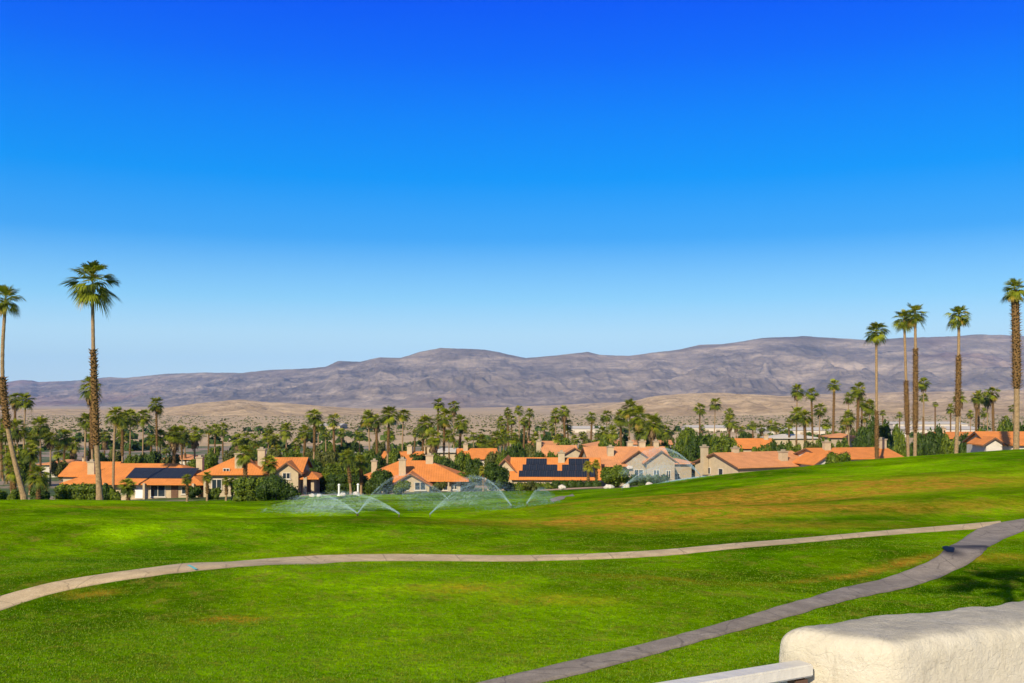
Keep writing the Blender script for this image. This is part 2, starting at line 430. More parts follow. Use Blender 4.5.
L2 = [(553,681),(600,670),(640,659),(715,638),(790,618),(865,597),(942,577),(975,561),(984,553),(990,546),(1003,539),(1024,531)]
p2 = path_obj('asphalt_path', U2, L2, M['path_grey'], 'grey asphalt path rising from the bottom edge to the right', .062, 420, (6, 14), [(968, 548.5, 1.3, .75, .05), (985, 547.5, .8, .5, .1), (950, 553, .5, .9, 0)], 14)
U3 = [(549, 499.5), (560, 497), (572, 494)]; L3 = [(552, 502), (563, 499.5), (576, 496)]
path_obj('asphalt_path', U3, L3, M['path_grey'], 'short piece of grey path on the far lawn beside the sprinklers', .05, 60, (0, 0), None, 4)
# turquoise paint stripe on the tan path
mb = MB(); a = hit(188, 566.5); b = hit(196, 571)
d = Vector((b[0]-a[0], b[1]-a[1], 0)); nrm = Vector((-d.y, d.x, 0)).normalized()*.06
pp = []
for i in range(7):
    q = Vector((a[0], a[1], 0)) + d*i/6
    z = h1(q.x, q.y)+.062
    pp += [(q.x-nrm.x, q.y-nrm.y, z), (q.x+nrm.x, q.y+nrm.y, z)]
mb.pts(pp, [(2*i, 2*i+1, 2*i+3, 2*i+2) for i in range(6)])
mb.build('painted_stripe', simple('turquoise_paint', (.12, .45, .42), .2), p1)
# puddle beside the asphalt path
def flat_patch(name, px, py, rx, ry, mat, lift, label, rot=0, seed=0, drape=True, n=28, rings=6):
    cx, cy = hit(px, py); P = [(cx, cy)]; 
    for r in range(1, rings+1):
        for k in range(n):
            t = 2*math.pi*k/n; w = 1+.28*noise.noise((math.cos(t)*1.3+seed, math.sin(t)*1.3, seed*.7))
            u, v = rx*r/rings*w*math.cos(t), ry*r/rings*w*math.sin(t)
            P.append((cx+u*math.cos(rot)-v*math.sin(rot), cy+u*math.sin(rot)+v*math.cos(rot)))
    z0 = h1(cx, cy)
    V = [(x, y, (h1(x, y) if drape else z0)+lift) for x, y in P]
    Fs = [(0, 1+k, 1+(k+1) % n) for k in range(n)]
    for r in range(rings-1):
        for k in range(n): Fs.append((1+r*n+k, 1+(r+1)*n+k, 1+(r+1)*n+(k+1) % n, 1+r*n+(k+1) % n))
    o = link(name, mesh_np(name, V, Fs, mat, True)); tag(o, label, kind='structure'); return o
t = NT('puddle_water'); t.color((.008, .010, .016)); t.set(Roughness=.5, Specular_IOR_Level=.03)
flat_patch('puddle', 949, 550.5, .24, .8, t.m, .075, 'small dark puddle of water at the edge of the asphalt path', -.35, 3)
flat_patch('gravel_bed', 205, 496, 6.5, 3.0, M['gravel'], .09, 'pinkish gravel bed below the garden palms', 0, 5)
flat_patch('gravel_bed', 585, 488.5, 9, 2.2, M['gravel'], .09, 'sandy gravel strip in front of the solar roofed house', 0, 8)

# ------------------------------------------------------------------ mountains and hills
prof = [(-350,392),(-200,388),(-80,386),(0,383),(20,380),(32,380.5),(38,382),(70,381),(110,377),(125,378),(165,374),(205,372.5),(240,373),(270,370),(300,369),(325,367),(338,361),(360,362),
        (380,357),(400,358),(420,352),(440,348),(470,349),(485,350),(498,352),(512,355),(526,358),(540,357),(560,355),(588,352),(600,355),(628,356),(650,353),(680,349.5),
        (700,345),(725,344),(745,341),(762,338),(790,337),(803,336),(815,337),(850,339),(870,340.5),(900,338),(950,336.5),(975,334.5),(1000,335),(1024,336),(1150,339),(1400,350)]
ppx = [p[0] for p in prof]; ppy = [p[1] for p in prof]
def mountain():
    px = np.arange(-340, 1380, 1.3); T = np.linspace(0, 1.12, 150); V = []
    for t in T:
        for x in px:
            ds = 1+.35*min(max((380-x)/380, 0), 1)
            D = (5600 + 3300*t)*ds
            ridge = (HZ-np.interp(x, ppx, ppy))/1000*8900*ds
            X = XW(x, D)
            z0 = float(np.interp(D, Ds, farz)) - 8
            n = noise.ridged_multi_fractal(Vector((X*.0013+noise.noise((X*.0005, D*.0005, 1))*.9, D*.0010, 2.2)), 1.0, 2.1, 6, 1.0, 2.0)
            n = min(n/2.2, 1.15)
            n2 = noise.ridged_multi_fractal(Vector((X*.0065, D*.0026, 7.7)), 1.0, 2.1, 5, 1.0, 2.0)/2.2
            if t <= 1:
                base = t**1.25
                env = math.sin(math.pi*min(t, 1)**.8)
                k = base*(1-.62*env) + env*.70*base**.6*n**1.2 + env*.07*(n2-.5)
                k = min(k, .66+.34*t)
                z = z0*(1-t) + (ridge)*k
                n3 = noise.ridged_multi_fractal(Vector((X*.021+n2*.5, D*.0042, 3.3)), 1.0, 2.2, 3, 1.0, 2.0)/2.2
                z += ((n2-.4)*26+(n3-.4)*8)*min(t*4, 1)*(1 if t < .93 else .2)
                if t > .93: z = z*(1-(t-.93)/.07) + (ridge+ (n2-.5)*7)*((t-.93)/.07)
            else: z = ridge*(1-(t-1)*2.5) + (n2-.5)*7
            V.append((X, D, z+CZ))
    nx = len(px); i = np.arange(len(T)-1)[:, None]*nx + np.arange(nx-1)[None]
    Fc = np.stack([i, i+1, i+nx+1, i+nx], -1).reshape(-1, 4)
    o = link('mountains', mesh_np('mountains', V, Fc, M['mount'], True)); tag(o, 'long bare purplish brown mountain range', kind='structure')
mountain()
def hills(name, pf, D0, D1, seed, label, rough=1.0):
    xs = [p[0] for p in pf]; ys = [p[1] for p in pf]
    px = np.arange(xs[0], xs[-1], 1.6); T = np.linspace(0, 1.4, 60); V = []
    for t in T:
        D = D0+(D1-D0)*t
        for x in px:
            ridge = ZW(np.interp(x, xs, ys), D1)-CZ; z0 = float(np.interp(D, Ds, farz))
            X = XW(x, D); tt = t if t <= 1 else 2-t*1.0
            n = noise.ridged_multi_fractal(Vector((X*.008, D*.0032, seed)), 1.0, 2.1, 5, 1.0, 2.0)/2.2
            k = max(tt, 0)**.9
            amp = max(ridge-z0, 0)
            e = math.sin(math.pi*min(t, 1))
            z = z0-3 + (amp+3)*(k - e*.30 + e*.42*n) + (n-.5)*14*rough*min(1, t*3)*min(1, amp/25)*(1 if t < .9 or t > 1.1 else .4)
            V.append((X, D, z+CZ))
    nx = len(px); i = np.arange(len(T)-1)[:, None]*nx + np.arange(nx-1)[None]
    Fc = np.stack([i, i+1, i+nx+1, i+nx], -1).reshape(-1, 4)
    o = link(name, mesh_np(name, V, Fc, M['hill'], True)); tag(o, label, kind='structure')
hills('hills', [(-320, 408),(-100,407),(0,411),(60,409),(120,410),(160,409),(185,405),(205,403),(225,401),(240,399.5),(262,401),(285,403),(310,405),(335,407),(380,410),(430,412),(470,416),(500,421)], 1750, 3000, 1.5, 'low tan desert hills at left in front of the mountains')
hills('hills', [(560,420),(590,411),(615,403),(640,399),(660,395.5),(690,393),(725,392.5),(750,394),(780,396),(810,397),(840,400),(900,402),(960,402),(1024,400),(1200,400),(1350,404)], 1900, 3200, 9.5, 'long pale tan dune ridge at right in front of the mountains')
hills('foothills', [(480,408),(560,405),(640,401),(760,397),(850,393),(950,391),(1024,390),(1340,392)], 3300, 5200, 21.5, 'gentle foothill slope below the mountains')

# ------------------------------------------------------------------ palms
def frond_crown(seed, N=62, R0=1.0, segs=11, detail=True):
    rs = random.Random(seed); V = []; Fc = []; T = []
    for i in range(N):
        u = (i+.5)/N
        el = R(84 - 122*u**1.0) + rs.uniform(-.2, .2)
        az = i*2.39996 + rs.uniform(-.3, .3)
        h = Vector((math.cos(az), math.sin(az), 0)); up = Vector((0, 0, 1))
        d = h*math.cos(el) + up*math.sin(el)
        s = up.cross(h).normalized()
        s = (s + Vector((rs.uniform(-.35, .35), rs.uniform(-.35, .35), rs.uniform(-.5, .5)))).normalized()
        Lp = rs.uniform(.35, 1.05)*R0*(1.0 if u > .15 else .75)
        base = Vector((0, 0, .35-.55*u))
        hub = base + d*Lp + Vector((0, 0, -.14*Lp*max(math.cos(el), 0)))
        pw = s*.03
        b = len(V); V += [base-pw, base+pw, hub+pw*.7, hub-pw*.7]; Fc.append((b, b+1, b+2, b+3)); T.append(.6+.3*rs.random())
        Lb = rs.uniform(1.05, 1.5)*R0*(1.0 if u > .12 else .8)
        n = d.cross(s).normalized()
        sp = R(rs.uniform(40, 62)) if u > .1 else R(32)
        tn = rs.random()*.62 + (.25 if el > .6 else 0); 
        if u > .93 and rs.random() < .35: tn = .88+.1*rs.random()
        dd = (d + Vector((0, 0, -.35*max(math.cos(el), .1)))).normalized()
        dr0 = rs.uniform(.15, .6)
        for k in range(segs):
            f = (k+.5)/segs*2-1; ph = f*sp
            g = (dd*math.cos(ph) + s*math.sin(ph)).normalized()
            L = Lb*(1-.28*f*f)*rs.uniform(.85, 1.08)
            w = g.cross(n).normalized()*(Lb*sp*1.05/segs)
            fold = n*(.03 if k % 2 else -.03)
            def pt(t, side=0): return hub + g*L*t + w*side + fold*t + Vector((0, 0, -dr0*L*t*t*t))
            b = len(V)
            V += [pt(0), pt(.5, -.55), pt(.5, .55), pt(.78, -.30), pt(.78, .30), pt(1.0)]
            Fc += [(b, b+1, b+2), (b+1, b+3, b+4, b+2), (b+3, b+5, b+4)]
            tt = min(max(tn + rs.uniform(-.12, .12), 0), 1); T += [tt, tt, tt]
    # heart of young fronds / leaf bases
    return mesh_np('crown', [tuple(v) for v in V], Fc, M['frond'], False, T)
CROWNS = [frond_crown(s) for s in (1, 2, 3, 4, 5, 6)]
FARCROWNS = [frond_crown(s, 46, 1.0, 7) for s in (11, 12, 13, 14, 15)]
def trunk_parts(h, rb, rt, seed, boot=None, curve=(0, 0), bend=0.0, k=12):
    """returns trunk mesh, boots mesh or None, top offset"""
    rs = random.Random(seed)
    def c(t): return Vector((curve[0]*t + bend*math.sin(math.pi*t), curve[1]*t, h*t))
    n = max(int(h/.35), 12)
    mb = MB(); path = []; rad = []
    for i in range(n+1):
        t = i/n; r = rb+(rt-rb)*t**.7 + .35*rb*math.exp(-t*h/.6)
        path.append(c(t)); rad.append(r*(1+.09*(i % 2)))
    path[0] = path[0]-Vector((0, 0, .6)); mb.tube(path, rad, k)
    tm = mb.mesh('trunk', M['palm_trunk'])
    bm = None
    if boot:
        V = []; Fc = []; a, b2, thick = boot
        core = MB(); m = 14; cp = []; cr = []
        for i in range(m+1):
            t = a+(b2-a)*i/m; cp.append(c(t)); r = rb+(rt-rb)*t**.7
            e = min(i/m*7, (1-i/m)*14, 1)**.5 if 0 < i < m else 0
            cr.append(r+.01+thick*.62*e*(1+.2*rs.uniform(-1, 1)))
        core.tube(cp, cr, 10); V = list(map(Vector, core.v)); Fc = [tuple(f) for f in core.f]
        nb = int((b2-a)*h/.17)
        for i in range(nb):
            t = a+(b2-a)*i/nb; p = c(t); r = rb+(rt-rb)*t**.7 + thick*.35
            for j in range(6):
                az = j*math.pi/3 + i*.52 + rs.uniform(-.2, .2)
                o = Vector((math.cos(az), math.sin(az), 0)); s = Vector((-math.sin(az), math.cos(az), 0))*.085
                L = thick*rs.uniform(.6, 1.5)+.08
                q = p+o*(r*.8); tip = p+o*(r+L)+Vector((0, 0, rs.uniform(.05, .34)))
                bb = len(V); V += [q-s, q+s, tip+s*.5, tip-s*.5, q-s+Vector((0, 0, .1)), q+s+Vector((0, 0, .1))]
                Fc += [(bb, bb+1, bb+2, bb+3), (bb+4, bb+3, bb+2, bb+5), (bb, bb+3, bb+4), (bb+1, bb+5, bb+2)]
        bm = mesh_np('leaf_bases', [tuple(v) for v in V], Fc, M['boots'])
    return tm, bm, c(1.0)

def big_palm(px, py, D, base_px, r_px, label, seed, boot, bend=0, rb=.25, rt=.16, group='tall fan palms at the lawn edge'):
    X = XW(base_px, D); zb = h1(X, D); zt = ZW(py, D); h = zt-zb
    root = empty('palm_tree', (X, D, zb)); tag(root, label, 'palm tree', group)
    tm, bm, top = trunk_parts(h, rb, rt, seed, boot, (XW(px, D)-X, .3), bend)
    link('trunk', tm, root)
    if bm: link('leaf_bases', bm, root)
    cr = link('crown', CROWNS[seed % 6], root, top); s = r_px/1000*D/2.15
    cr.scale = (s, s, s*1.0); cr.rotation_euler = (0, 0, seed*1.3)
    return root
big_palm(4, 300, 84, 25, 19, 'curved fan palm at far left edge with crown against the sky', 1, (.36, .62, .15), -.95, .22, .12)
big_palm(91, 284, 84, 100, 29, 'tallest fan palm, on the left, rough upper trunk and wide crown against the sky', 2, (.26, .70, .13), -.15, .25, .12)
big_palm(877, 332, 140, 877, 14.5, 'slender fan palm with dark lower trunk, leftmost of the tall right palms', 3, (.02, .48, .09), 0, .20, .16, 'tall fan palms behind the right hill')
big_palm(905, 320, 150, 909, 14, 'left of two fan palms standing trunk to trunk behind the hill', 4, (.30, .63, .17), 0, .24, .17, 'tall fan palms behind the right hill')
big_palm(916, 315, 140, 914.5, 14, 'right of two fan palms standing trunk to trunk, slightly taller', 5, (.30, .80, .18), .1, .26, .17, 'tall fan palms behind the right hill')
big_palm(960, 316, 130, 955.5, 14.5, 'lone tall fan palm with thick rough trunk and pale base behind the hill', 6, (.36, .75, .18), .1, .27, .16, 'tall fan palms behind the right hill')
big_palm(1016, 290, 118, 1016, 15, 'thick rough trunked fan palm at the far right edge', 7, (.42, 1.0, .26), .15, .34, .26, 'tall fan palms behind the right hill')

def dead_skirt(seed):
    rs = random.Random(seed); V = []; Fc = []; T = []
    for i in range(60):
        az = i*2.39996; h = Vector((math.cos(az), math.sin(az), 0)); s_ = Vector((-h.y, h.x, 0)); z0 = -.1-rs.random()*1.0; L = rs.uniform(.8, 1.7)
        a = h*.2+Vector((0, 0, z0)); m_ = h*rs.uniform(.45, .8)+Vector((0, 0, z0-L*.5)); e_ = h*rs.uniform(.35, .8)+Vector((0, 0, z0-L))
        w_ = rs.uniform(.12, .25); b = len(V); V += [a, m_-s_*w_, m_+s_*w_, e_+s_*rs.uniform(-.2, .2)]; Fc += [(b, b+1, b+2), (b+1, b+3, b+2)]; k = rs.random(); T += [k, k]
    return mesh_np('dead_fronds', [tuple(v) for v in V], Fc, M['dead'], False, T)
M['dead'] = mat_leaf('dead_frond', (.09, .055, .02), (.26, .17, .07))
SKIRTS = [dead_skirt(1), dead_skirt(2)]
SMALLT = [trunk_parts(15, .30, .20, 31, (.45, .97, .16), (.3, 0), .1, 7), trunk_parts(15, .28, .18, 32, (.02, .6, .14), (-.4, 0), -.15, 7), trunk_parts(15, .30, .22, 33, None, (.1, .2), .1, 7), trunk_parts(15, .34, .26, 34, (.1, 1.0, .2), (.5, 0), .1, 7)]
# clusters: (where phrase, group, [(px, py, r, D or None)])
CL = [
 ('in the leafy cluster behind the curved palm', 'fan palms behind the far left lawn edge',
   [(3,398,11,200),(13,399,10,215),(23,401,11,190),(21,429,12,165),(7,435,10,190),(34,438,10,200),(41,426,11,190),(50,438,11,185),(0,425,9,210),(30,452,11,160),(12,455,12,160),(63,438,10,215),(72,444,9,235),(56,452,8,230)]),
 ('behind the left solar roofed house', 'fan palms behind the left solar roofed house',
   [(94,388,13,150),(85,421,10,185),(91,434,8,220),(103,436,8,240),(113,416,12,135),(122,420,11,185),(129,417,11,190),(142,417,10,205),(157,405,10,205),(121,436,9,230),(150,440,7,260),(162,437,10,210),(173,435,11,195),(182,433,10,205),(195,434,11,200),(187,440,8,240),(166,450,7,230)]),
 ('behind the cream house', 'fan palms behind the cream hip roofed house',
   [(208,430,6.5,330),(214,430,7,320),(223,429,7,320),(238,440,8,250),(249,438,8,255),(257,441,8,250),(268,436,9,245),(275,441,8,250),(268,429,5.5,380),(287,431,9,240),(303,432,9.5,235),(313,416,11,200),(319,426,9,225),(335,420,8,265),(326,434,6,300),(276,450,7,240),(297,444,7,260)]),
 ('behind the orange roof with two chimneys', 'fan palms behind the two chimney house',
   [(361,436,7,280),(341,433,6,330),(370,418,11,195),(378,421,8,215),(386,415,11,185),(402,415,9,215),(391,436,7,280),(414,433,5,360)]),
 ('in the dense central clump', 'fan palms in the dense central clump',
   [(428,424,11,200),(438,404,8,265),(454,406,8,265),(444,418,11,210),(458,423,10,220),(433,438,11,195),(423,432,8,220),(450,436,9,220),(466,443,7,260),(482,441,9,220),(497,438,9,225),(490,446,8,220),(503,436,8,235),(474,436,6,300)]),
 ('behind the middle solar roofed house', 'fan palms behind the middle solar roofed house',
   [(500,423,7,310),(509,412,6.5,330),(519,411,6.5,330),(528,413,6.5,325),(511,420,6.5,320),(523,421,6.5,320),(528,424,6,335),(543,426,5,420),(552,428,5,410),(556,416,8,280),(566,411,8,275),(568,425,7.5,280),(513,438,8,250),(535,438,7,260),(558,438,7,260),(575,440,6,270)]),
 ('behind the two storey tan house', 'fan palms behind the two storey house',
   [(590,417,6.5,340),(607,416,7.5,300),(602,432,9,240),(612,433,9,230),(627,408,11,205),(622,418,10,215),(641,417,12,200),(650,424,12,190),(639,430,10,200),(658,424,10,205),(666,432,8,225),(584,436,6,280),(598,440,7,260)]),
 ('above the round trees', 'fan palms above the round trees',
   [(699,409,7.5,300),(713,404,7.5,300),(729,413,6.5,330),(729,422,8,290),(702,428,4.5,420),(737,425,5,400),(754,425,6,360),(762,428,5.5,370),(770,426,6.5,340),(776,427,6.5,330),(783,431,5,380),(742,430,5,390),(690,432,5,400)]),
 ('above the pale gabled roof', 'fan palms above the gabled pale roof',
   [(796,391,9,255),(814,394,8.5,265),(795,415,10,225),(808,417,10,220),(819,410,8.5,250),(789,424,6,300),(832,385,8.5,265),(848,398,7.5,280),(856,390,10,235),(862,403,8,250),(869,407,9,235),(850,417,9,225),(826,424,6,310),(843,426,6,310),(882,413,4.5,420),(866,418,6,300)]),
 ('among the tall right palms', 'fan palms far behind the right hill',
   [(900,415,4.5,430),(922,383,7.5,270),(925,398,6,310),(951,409,6,300),(961,397,7.5,270),(975,398,7.5,270),(979,397,7,280),(988,398,8,255),(995,393,8.5,250),(982,413,6,300),(935,404,4,480),(970,414,5,330),(1004,420,5,300),(1012,408,6,290)]),
]
ORD = ['first', 'second', 'third', 'fourth', 'fifth', 'sixth', 'seventh', 'eighth', 'ninth', 'tenth', 'eleventh', 'twelfth', 'thirteenth', 'fourteenth', 'fifteenth', 'sixteenth', 'seventeenth', 'eighteenth', 'nineteenth', 'twentieth']
cnt = 0
for where, grp, L in CL:
    L = sorted(L); tops = [p[1] for p in L]; mt, lt = min(tops), max(tops)
    for k, (px, py, r, D) in enumerate(L):
        X = XW(px, D); zb = h1(X, D); h = ZW(py, D)-zb
        if h < 3: h = 3
        adj = 'tallest' if py == mt else ('tall' if py < (mt*2+lt)/3 else ('short' if py > (mt+2*lt)/3 else 'medium tall'))
        root = empty('palm_tree', (X, D, zb), rnd.uniform(-.4, .4) + (0 if rnd.random() < .5 else math.pi))
        tag(root, f'{adj} fan palm, {ORD[k]} from left {where}', 'palm tree', grp)
        v = cnt % 4; cnt += 1
        tm, bm, top = SMALLT[v]; s = h/15
        w = .5+.25*rnd.random()
        for nm, me in (('trunk', tm), ('leaf_bases', bm)):
            if me is None: continue
            o = link(nm, me, root); o.scale = (w, w, s)
        c = link('crown', FARCROWNS[rnd.randrange(5)] if r < 9 else CROWNS[rnd.randrange(6)], root, (top.x*w, top.y*w, h))
        cs = r*D/1000/2.15*rnd.uniform(1.0, 1.16)
        root.rotation_euler[0] = rnd.uniform(-.03, .03); root.rotation_euler[1] = rnd.uniform(-.035, .035)
        if rnd.random() < .4:
            dk = link('dead_fronds', SKIRTS[k % 2], root, (top.x*w, top.y*w, h)); dk.scale = (cs, cs, cs*rnd.uniform(.7, 1.5))
        c.scale = (cs, cs, cs*rnd.uniform(.8, 1.15)); c.rotation_euler = (rnd.uniform(-.12, .12), rnd.uniform(-.12, .12), rnd.uniform(0, 6.28))

# (skirts of dead fronds are parts of about a third of the palms)
# garden palms close to the houses, with their own trunks
def garden_palm(px, py, r, D, base_py, label, seed, rb=.16, grp='small garden palms by the houses', base_px=None, mat=None):
    bp = base_px or px; X = XW(bp, D); zb = min(h1(X, D), ZW(base_py, D)+.2); h = max(ZW(py, D)-zb, .7)
    root = empty('palm_tree', (X, D, zb)); tag(root, label, 'palm tree', grp)
    tm, bm, top = trunk_parts(h, rb, rb*.8, seed, (.3, .98, .08) if h > 2 else None, (XW(px, D)-X, 0), .05, 8)
    link('trunk', tm, root)
    if bm: link('leaf_bases', bm, root)
    c = link('crown', CROWNS[seed % 6], root, top); s = r*D/1000/2.15; c.scale = (s, s, s); c.rotation_euler = (0, 0, seed)
    if mat:
        me = CROWNS[seed % 6].copy(); me.materials.clear(); me.materials.append(mat); c.data = me
garden_palm(128, 486, 11, 122, 498, 'low bushy palm in front of the left solar roofed house', 21)
garden_palm(187, 479, 7, 128, 496, 'slim young palm at the right end of the left solar roof', 22, .12)
garden_palm(207, 477, 7, 128, 496, 'slim young palm on the gravel left of the cream house', 23, .12)
garden_palm(226, 481, 6, 126, 496, 'left palm of a small pair before the cream wall', 24, .12)
garden_palm(232, 482, 6, 127, 496, 'right palm of a small pair before the cream wall', 25, .12)
garden_palm(245, 454, 13, 132, 478, 'bushy palm crossing the chimney of the cream house', 26, .22)
garden_palm(270, 463, 11, 130, 478, 'round headed palm before the gable of the cream house', 27, .22)
garden_palm(347, 457, 11, 132, 494, 'slim trunked palm before the tall hedge left of two chimney house', 28, .15, base_px=351)
garden_palm(361, 462, 10, 136, 494, 'palm with an orange brown trunk at the left end of the two chimney roof', 29, .17)
garden_palm(38, 476, 15, 120, 497, 'low wide palm beside the leaning trunk at far left', 30, .2)
garden_palm(14, 470, 13, 124, 497, 'low dark palm behind the leaning trunk at far left', 35, .2)
garden_palm(588, 466, 7, 138, 487, 'small yellow green palm beside the round bush', 36, .12, mat=M['leaf_yellow'])
garden_palm(596, 464, 6, 139, 487, 'second small yellow green palm touching the round bush', 37, .12, mat=M['leaf_yellow'])
garden_palm(483, 470, 6, 136, 488, 'thin yellow topped palm left of the dark bush', 38, .08, mat=M['leaf_yellow'])

# palm outside the frame whose shadow falls on the lawn at right
SUN_EL = R(30); sd = Vector((.40, .917, 0)).normalized()
sx, sy = hit(1006, 585)
hh = 16.0
bx, by = sx - sd.x*hh/math.tan(SUN_EL), sy - sd.y*hh/math.tan(SUN_EL)
root = empty('palm_tree', (bx, by, h1(bx, by))); tag(root, 'palm just outside the right frame edge that casts the frond shadow on the lawn', 'palm tree')
tm, bm, top = trunk_parts(hh, .26, .18, 77, None, (0, 0), 0)
link('trunk', tm, root); c = link('crown', frond_crown(97, 24, 1.0, 14), root, top); c.scale = (1.4, 1.4, .62)

# ------------------------------------------------------------------ shrubs, hedges, round trees
def leaf_cloud(name, lumps, n, size, mat, seed, core=.78):
    r = np.random.default_rng(seed); V = []; Fc = []; T = []
    w = np.array([l[3]*l[4]+l[4]*l[5]+l[3]*l[5] for l in lumps], float); w /= w.sum()
    idx = r.choice(len(lumps), n, p=w); L = np.array(lumps, float)[idx]
    d = r.normal(size=(n, 3)); d /= np.linalg.norm(d, axis=1)[:, None]
    rad = r.uniform(.80, 1.07, n)**1.0
    bumpy = np.array([1+.16*noise.noise(Vector((float(a[0])*2.2+s, float(a[1])*2.2, float(a[2])*2.2))) for a, s in zip(d, idx*3.1)])
    c = L[:, :3] + d*L[:, 3:6]*(rad*bumpy)[:, None]
    keep = c[:, 2] > .02; c = c[keep]; d = d[keep]; n = len(c)
    nr = d + r.normal(size=(n, 3))*.75; nr /= np.linalg.norm(nr, axis=1)[:, None]
    a = np.cross(nr, r.normal(size=(n, 3))); a /= np.linalg.norm(a, axis=1)[:, None]; b = np.cross(nr, a)
    s = size*r.uniform(.5, 1.3, n)[:, None]
    Q = np.stack([c-a*s, c-b*s*.55, c+a*s, c+b*s*.55], 1).reshape(-1, 3)
    Fq = np.arange(4*n).reshape(-1, 4)
    cl = np.array([noise.noise(Vector(tuple(map(float, p*.9)))) for p in c])
    T = np.clip(.42+.55*cl+r.normal(size=n)*.18, 0, 1)
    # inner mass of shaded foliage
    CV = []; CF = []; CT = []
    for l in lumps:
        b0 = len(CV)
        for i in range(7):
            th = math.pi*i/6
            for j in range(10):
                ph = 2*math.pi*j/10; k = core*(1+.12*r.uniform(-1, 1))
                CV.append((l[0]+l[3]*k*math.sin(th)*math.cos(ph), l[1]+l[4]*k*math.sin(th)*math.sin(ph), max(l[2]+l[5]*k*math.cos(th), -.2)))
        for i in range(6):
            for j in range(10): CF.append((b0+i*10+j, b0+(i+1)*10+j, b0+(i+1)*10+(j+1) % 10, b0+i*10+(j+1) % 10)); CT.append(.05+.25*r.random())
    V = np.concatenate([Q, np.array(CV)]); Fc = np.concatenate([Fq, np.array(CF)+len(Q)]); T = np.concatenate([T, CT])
    return mesh_np(name, V, Fc, mat, False, T)
def crown_lumps(seed, k=9, flat=.8):
    r = random.Random(seed); L = [(0, 0, .52, .62, .62, .42)]
    for i in range(k):
        a = i*2.4+r.uniform(-.4, .4); q = r.uniform(.35, .68); z = r.uniform(.22, .82)
        s = r.uniform(.24, .42); L.append((math.cos(a)*q, math.sin(a)*q, z, s, s, s*flat))
    return L
def scaled(L, sx, sy, sz): return [(a*sx, b*sy, c*sz, d*sx, e*sy, f*sz) for a, b, c, d, e, f in L]
TREES = {}
for key in ('leaf_dark', 'leaf_mid', 'leaf_olive'):
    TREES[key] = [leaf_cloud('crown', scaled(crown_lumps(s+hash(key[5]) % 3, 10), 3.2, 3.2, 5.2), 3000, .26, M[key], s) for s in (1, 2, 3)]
mb = MB(); mb.tube([(0, 0, -.5), (.1, 0, .8), (0, .1, 1.7)], [.3, .22, .2])
for a in (0, 2.1, 4.2): mb.tube([(0, .1, 1.6), (.7*math.cos(a), .7*math.sin(a), 2.5), (1.5*math.cos(a), 1.5*math.sin(a), 3.5)], [.16, .11, .05], 6)
TTR = mb.mesh('trunk', M['bark'])
def plant(px0, px1, ytop, D, mat, label, name='shrub', cat='shrub', group=None, depth=None, seed=0, boxy=False, ybase=None):
    """a shrub/hedge/round tree with its own foliage mesh"""
    X = XW((px0+px1)/2, D); w = (px1-px0)/1000*D/2; zb = h1(X, D); h = ZW(ytop, D)-zb; dp = depth or w
    root = empty(name, (X, D, zb)); tag(root, label, cat, group)
    if boxy:
        r = random.Random(seed); n = max(int(w*2/1.1), 2); L = []
        for i in range(n):
            for zz in np.arange(.45, max(h-.3, .5), .9):
                L.append((-w+w*2*(i+.5)/n, r.uniform(-.1, .1)*dp, zz*(h/(h+.15)), w/n*1.5, dp*.8, .75))
    else: L = scaled(crown_lumps(seed, 10 if w > 1.5 else 6), w, dp, h/1.06)
    area = w*h*4+dp*h*2
    n = int(min(max(area*85, 700), 6500))
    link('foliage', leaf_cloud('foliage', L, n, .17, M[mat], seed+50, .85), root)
    if not boxy:
        mb = MB(); mb.tube([(0, 0, -.3), (.05, 0, h*.25), (0, 0, h*.5)], [.14, .1, .06], 6); mb.build('stem', M['bark'], root)
    return root
plant(57, 80, 482, 132, 'leaf_mid', 'clipped green hedge left of the tall left palm trunk', 'hedge', 'hedge', depth=1.2, seed=1, boxy=True)
plant(78, 99, 480, 131, 'leaf_mid', 'clipped green hedge touching the tall left palm trunk from the left', 'hedge', 'hedge', depth=1.3, seed=2, boxy=True)
plant(100, 116, 483, 130, 'leaf_dark', 'dark rounded hedge just right of the tall left palm trunk', 'hedge', 'hedge', depth=1.3, seed=3)
plant(-25, 8, 485, 118, 'leaf_mid', 'green bush at the left frame edge above the lawn', seed=4)
plant(5, 24, 488, 112, 'leaf_mid', 'low green bush left of the leaning pale trunk', seed=5)
plant(28, 50, 484, 124, 'leaf_dark', 'dark bush right of the leaning pale trunk', seed=6)
plant(236, 268, 475, 122, 'leaf_mid', 'broad clipped green hedge in front of the cream house', 'hedge', 'hedge', depth=2.0, seed=7, boxy=True)
plant(252, 300, 474, 119, 'leaf_dark', 'large dark round bush before the cream house gable', seed=8, depth=2.4)
plant(292, 330, 455, 150, 'leaf_dark', 'dark leafy tree mass right of the cream house', 'broadleaf_tree', 'tree', seed=9)
plant(318, 352, 462, 143, 'leaf_mid', 'tall green hedge left of the two chimney house', 'hedge', 'hedge', depth=2, seed=10)
plant(328, 366, 474, 138, 'leaf_dark', 'dark hedge behind the small white garden posts', 'hedge', 'hedge', depth=1.2, seed=11, boxy=True)
plant(364, 396, 466, 134, 'leaf_dark', 'tall dark rounded hedge before the left end of the two chimney roof', 'hedge', 'hedge', depth=1.8, seed=12)
plant(391, 411, 480, 128, 'leaf_mid', 'small round bush below the patio gable seen through spray', seed=13)
plant(447, 478, 472, 150, 'leaf_mid', 'bush at the right end of the two chimney house', seed=14)
plant(482, 510, 461, 136, 'leaf_dark', 'big dark round bush at the left of the middle solar roof', seed=15)
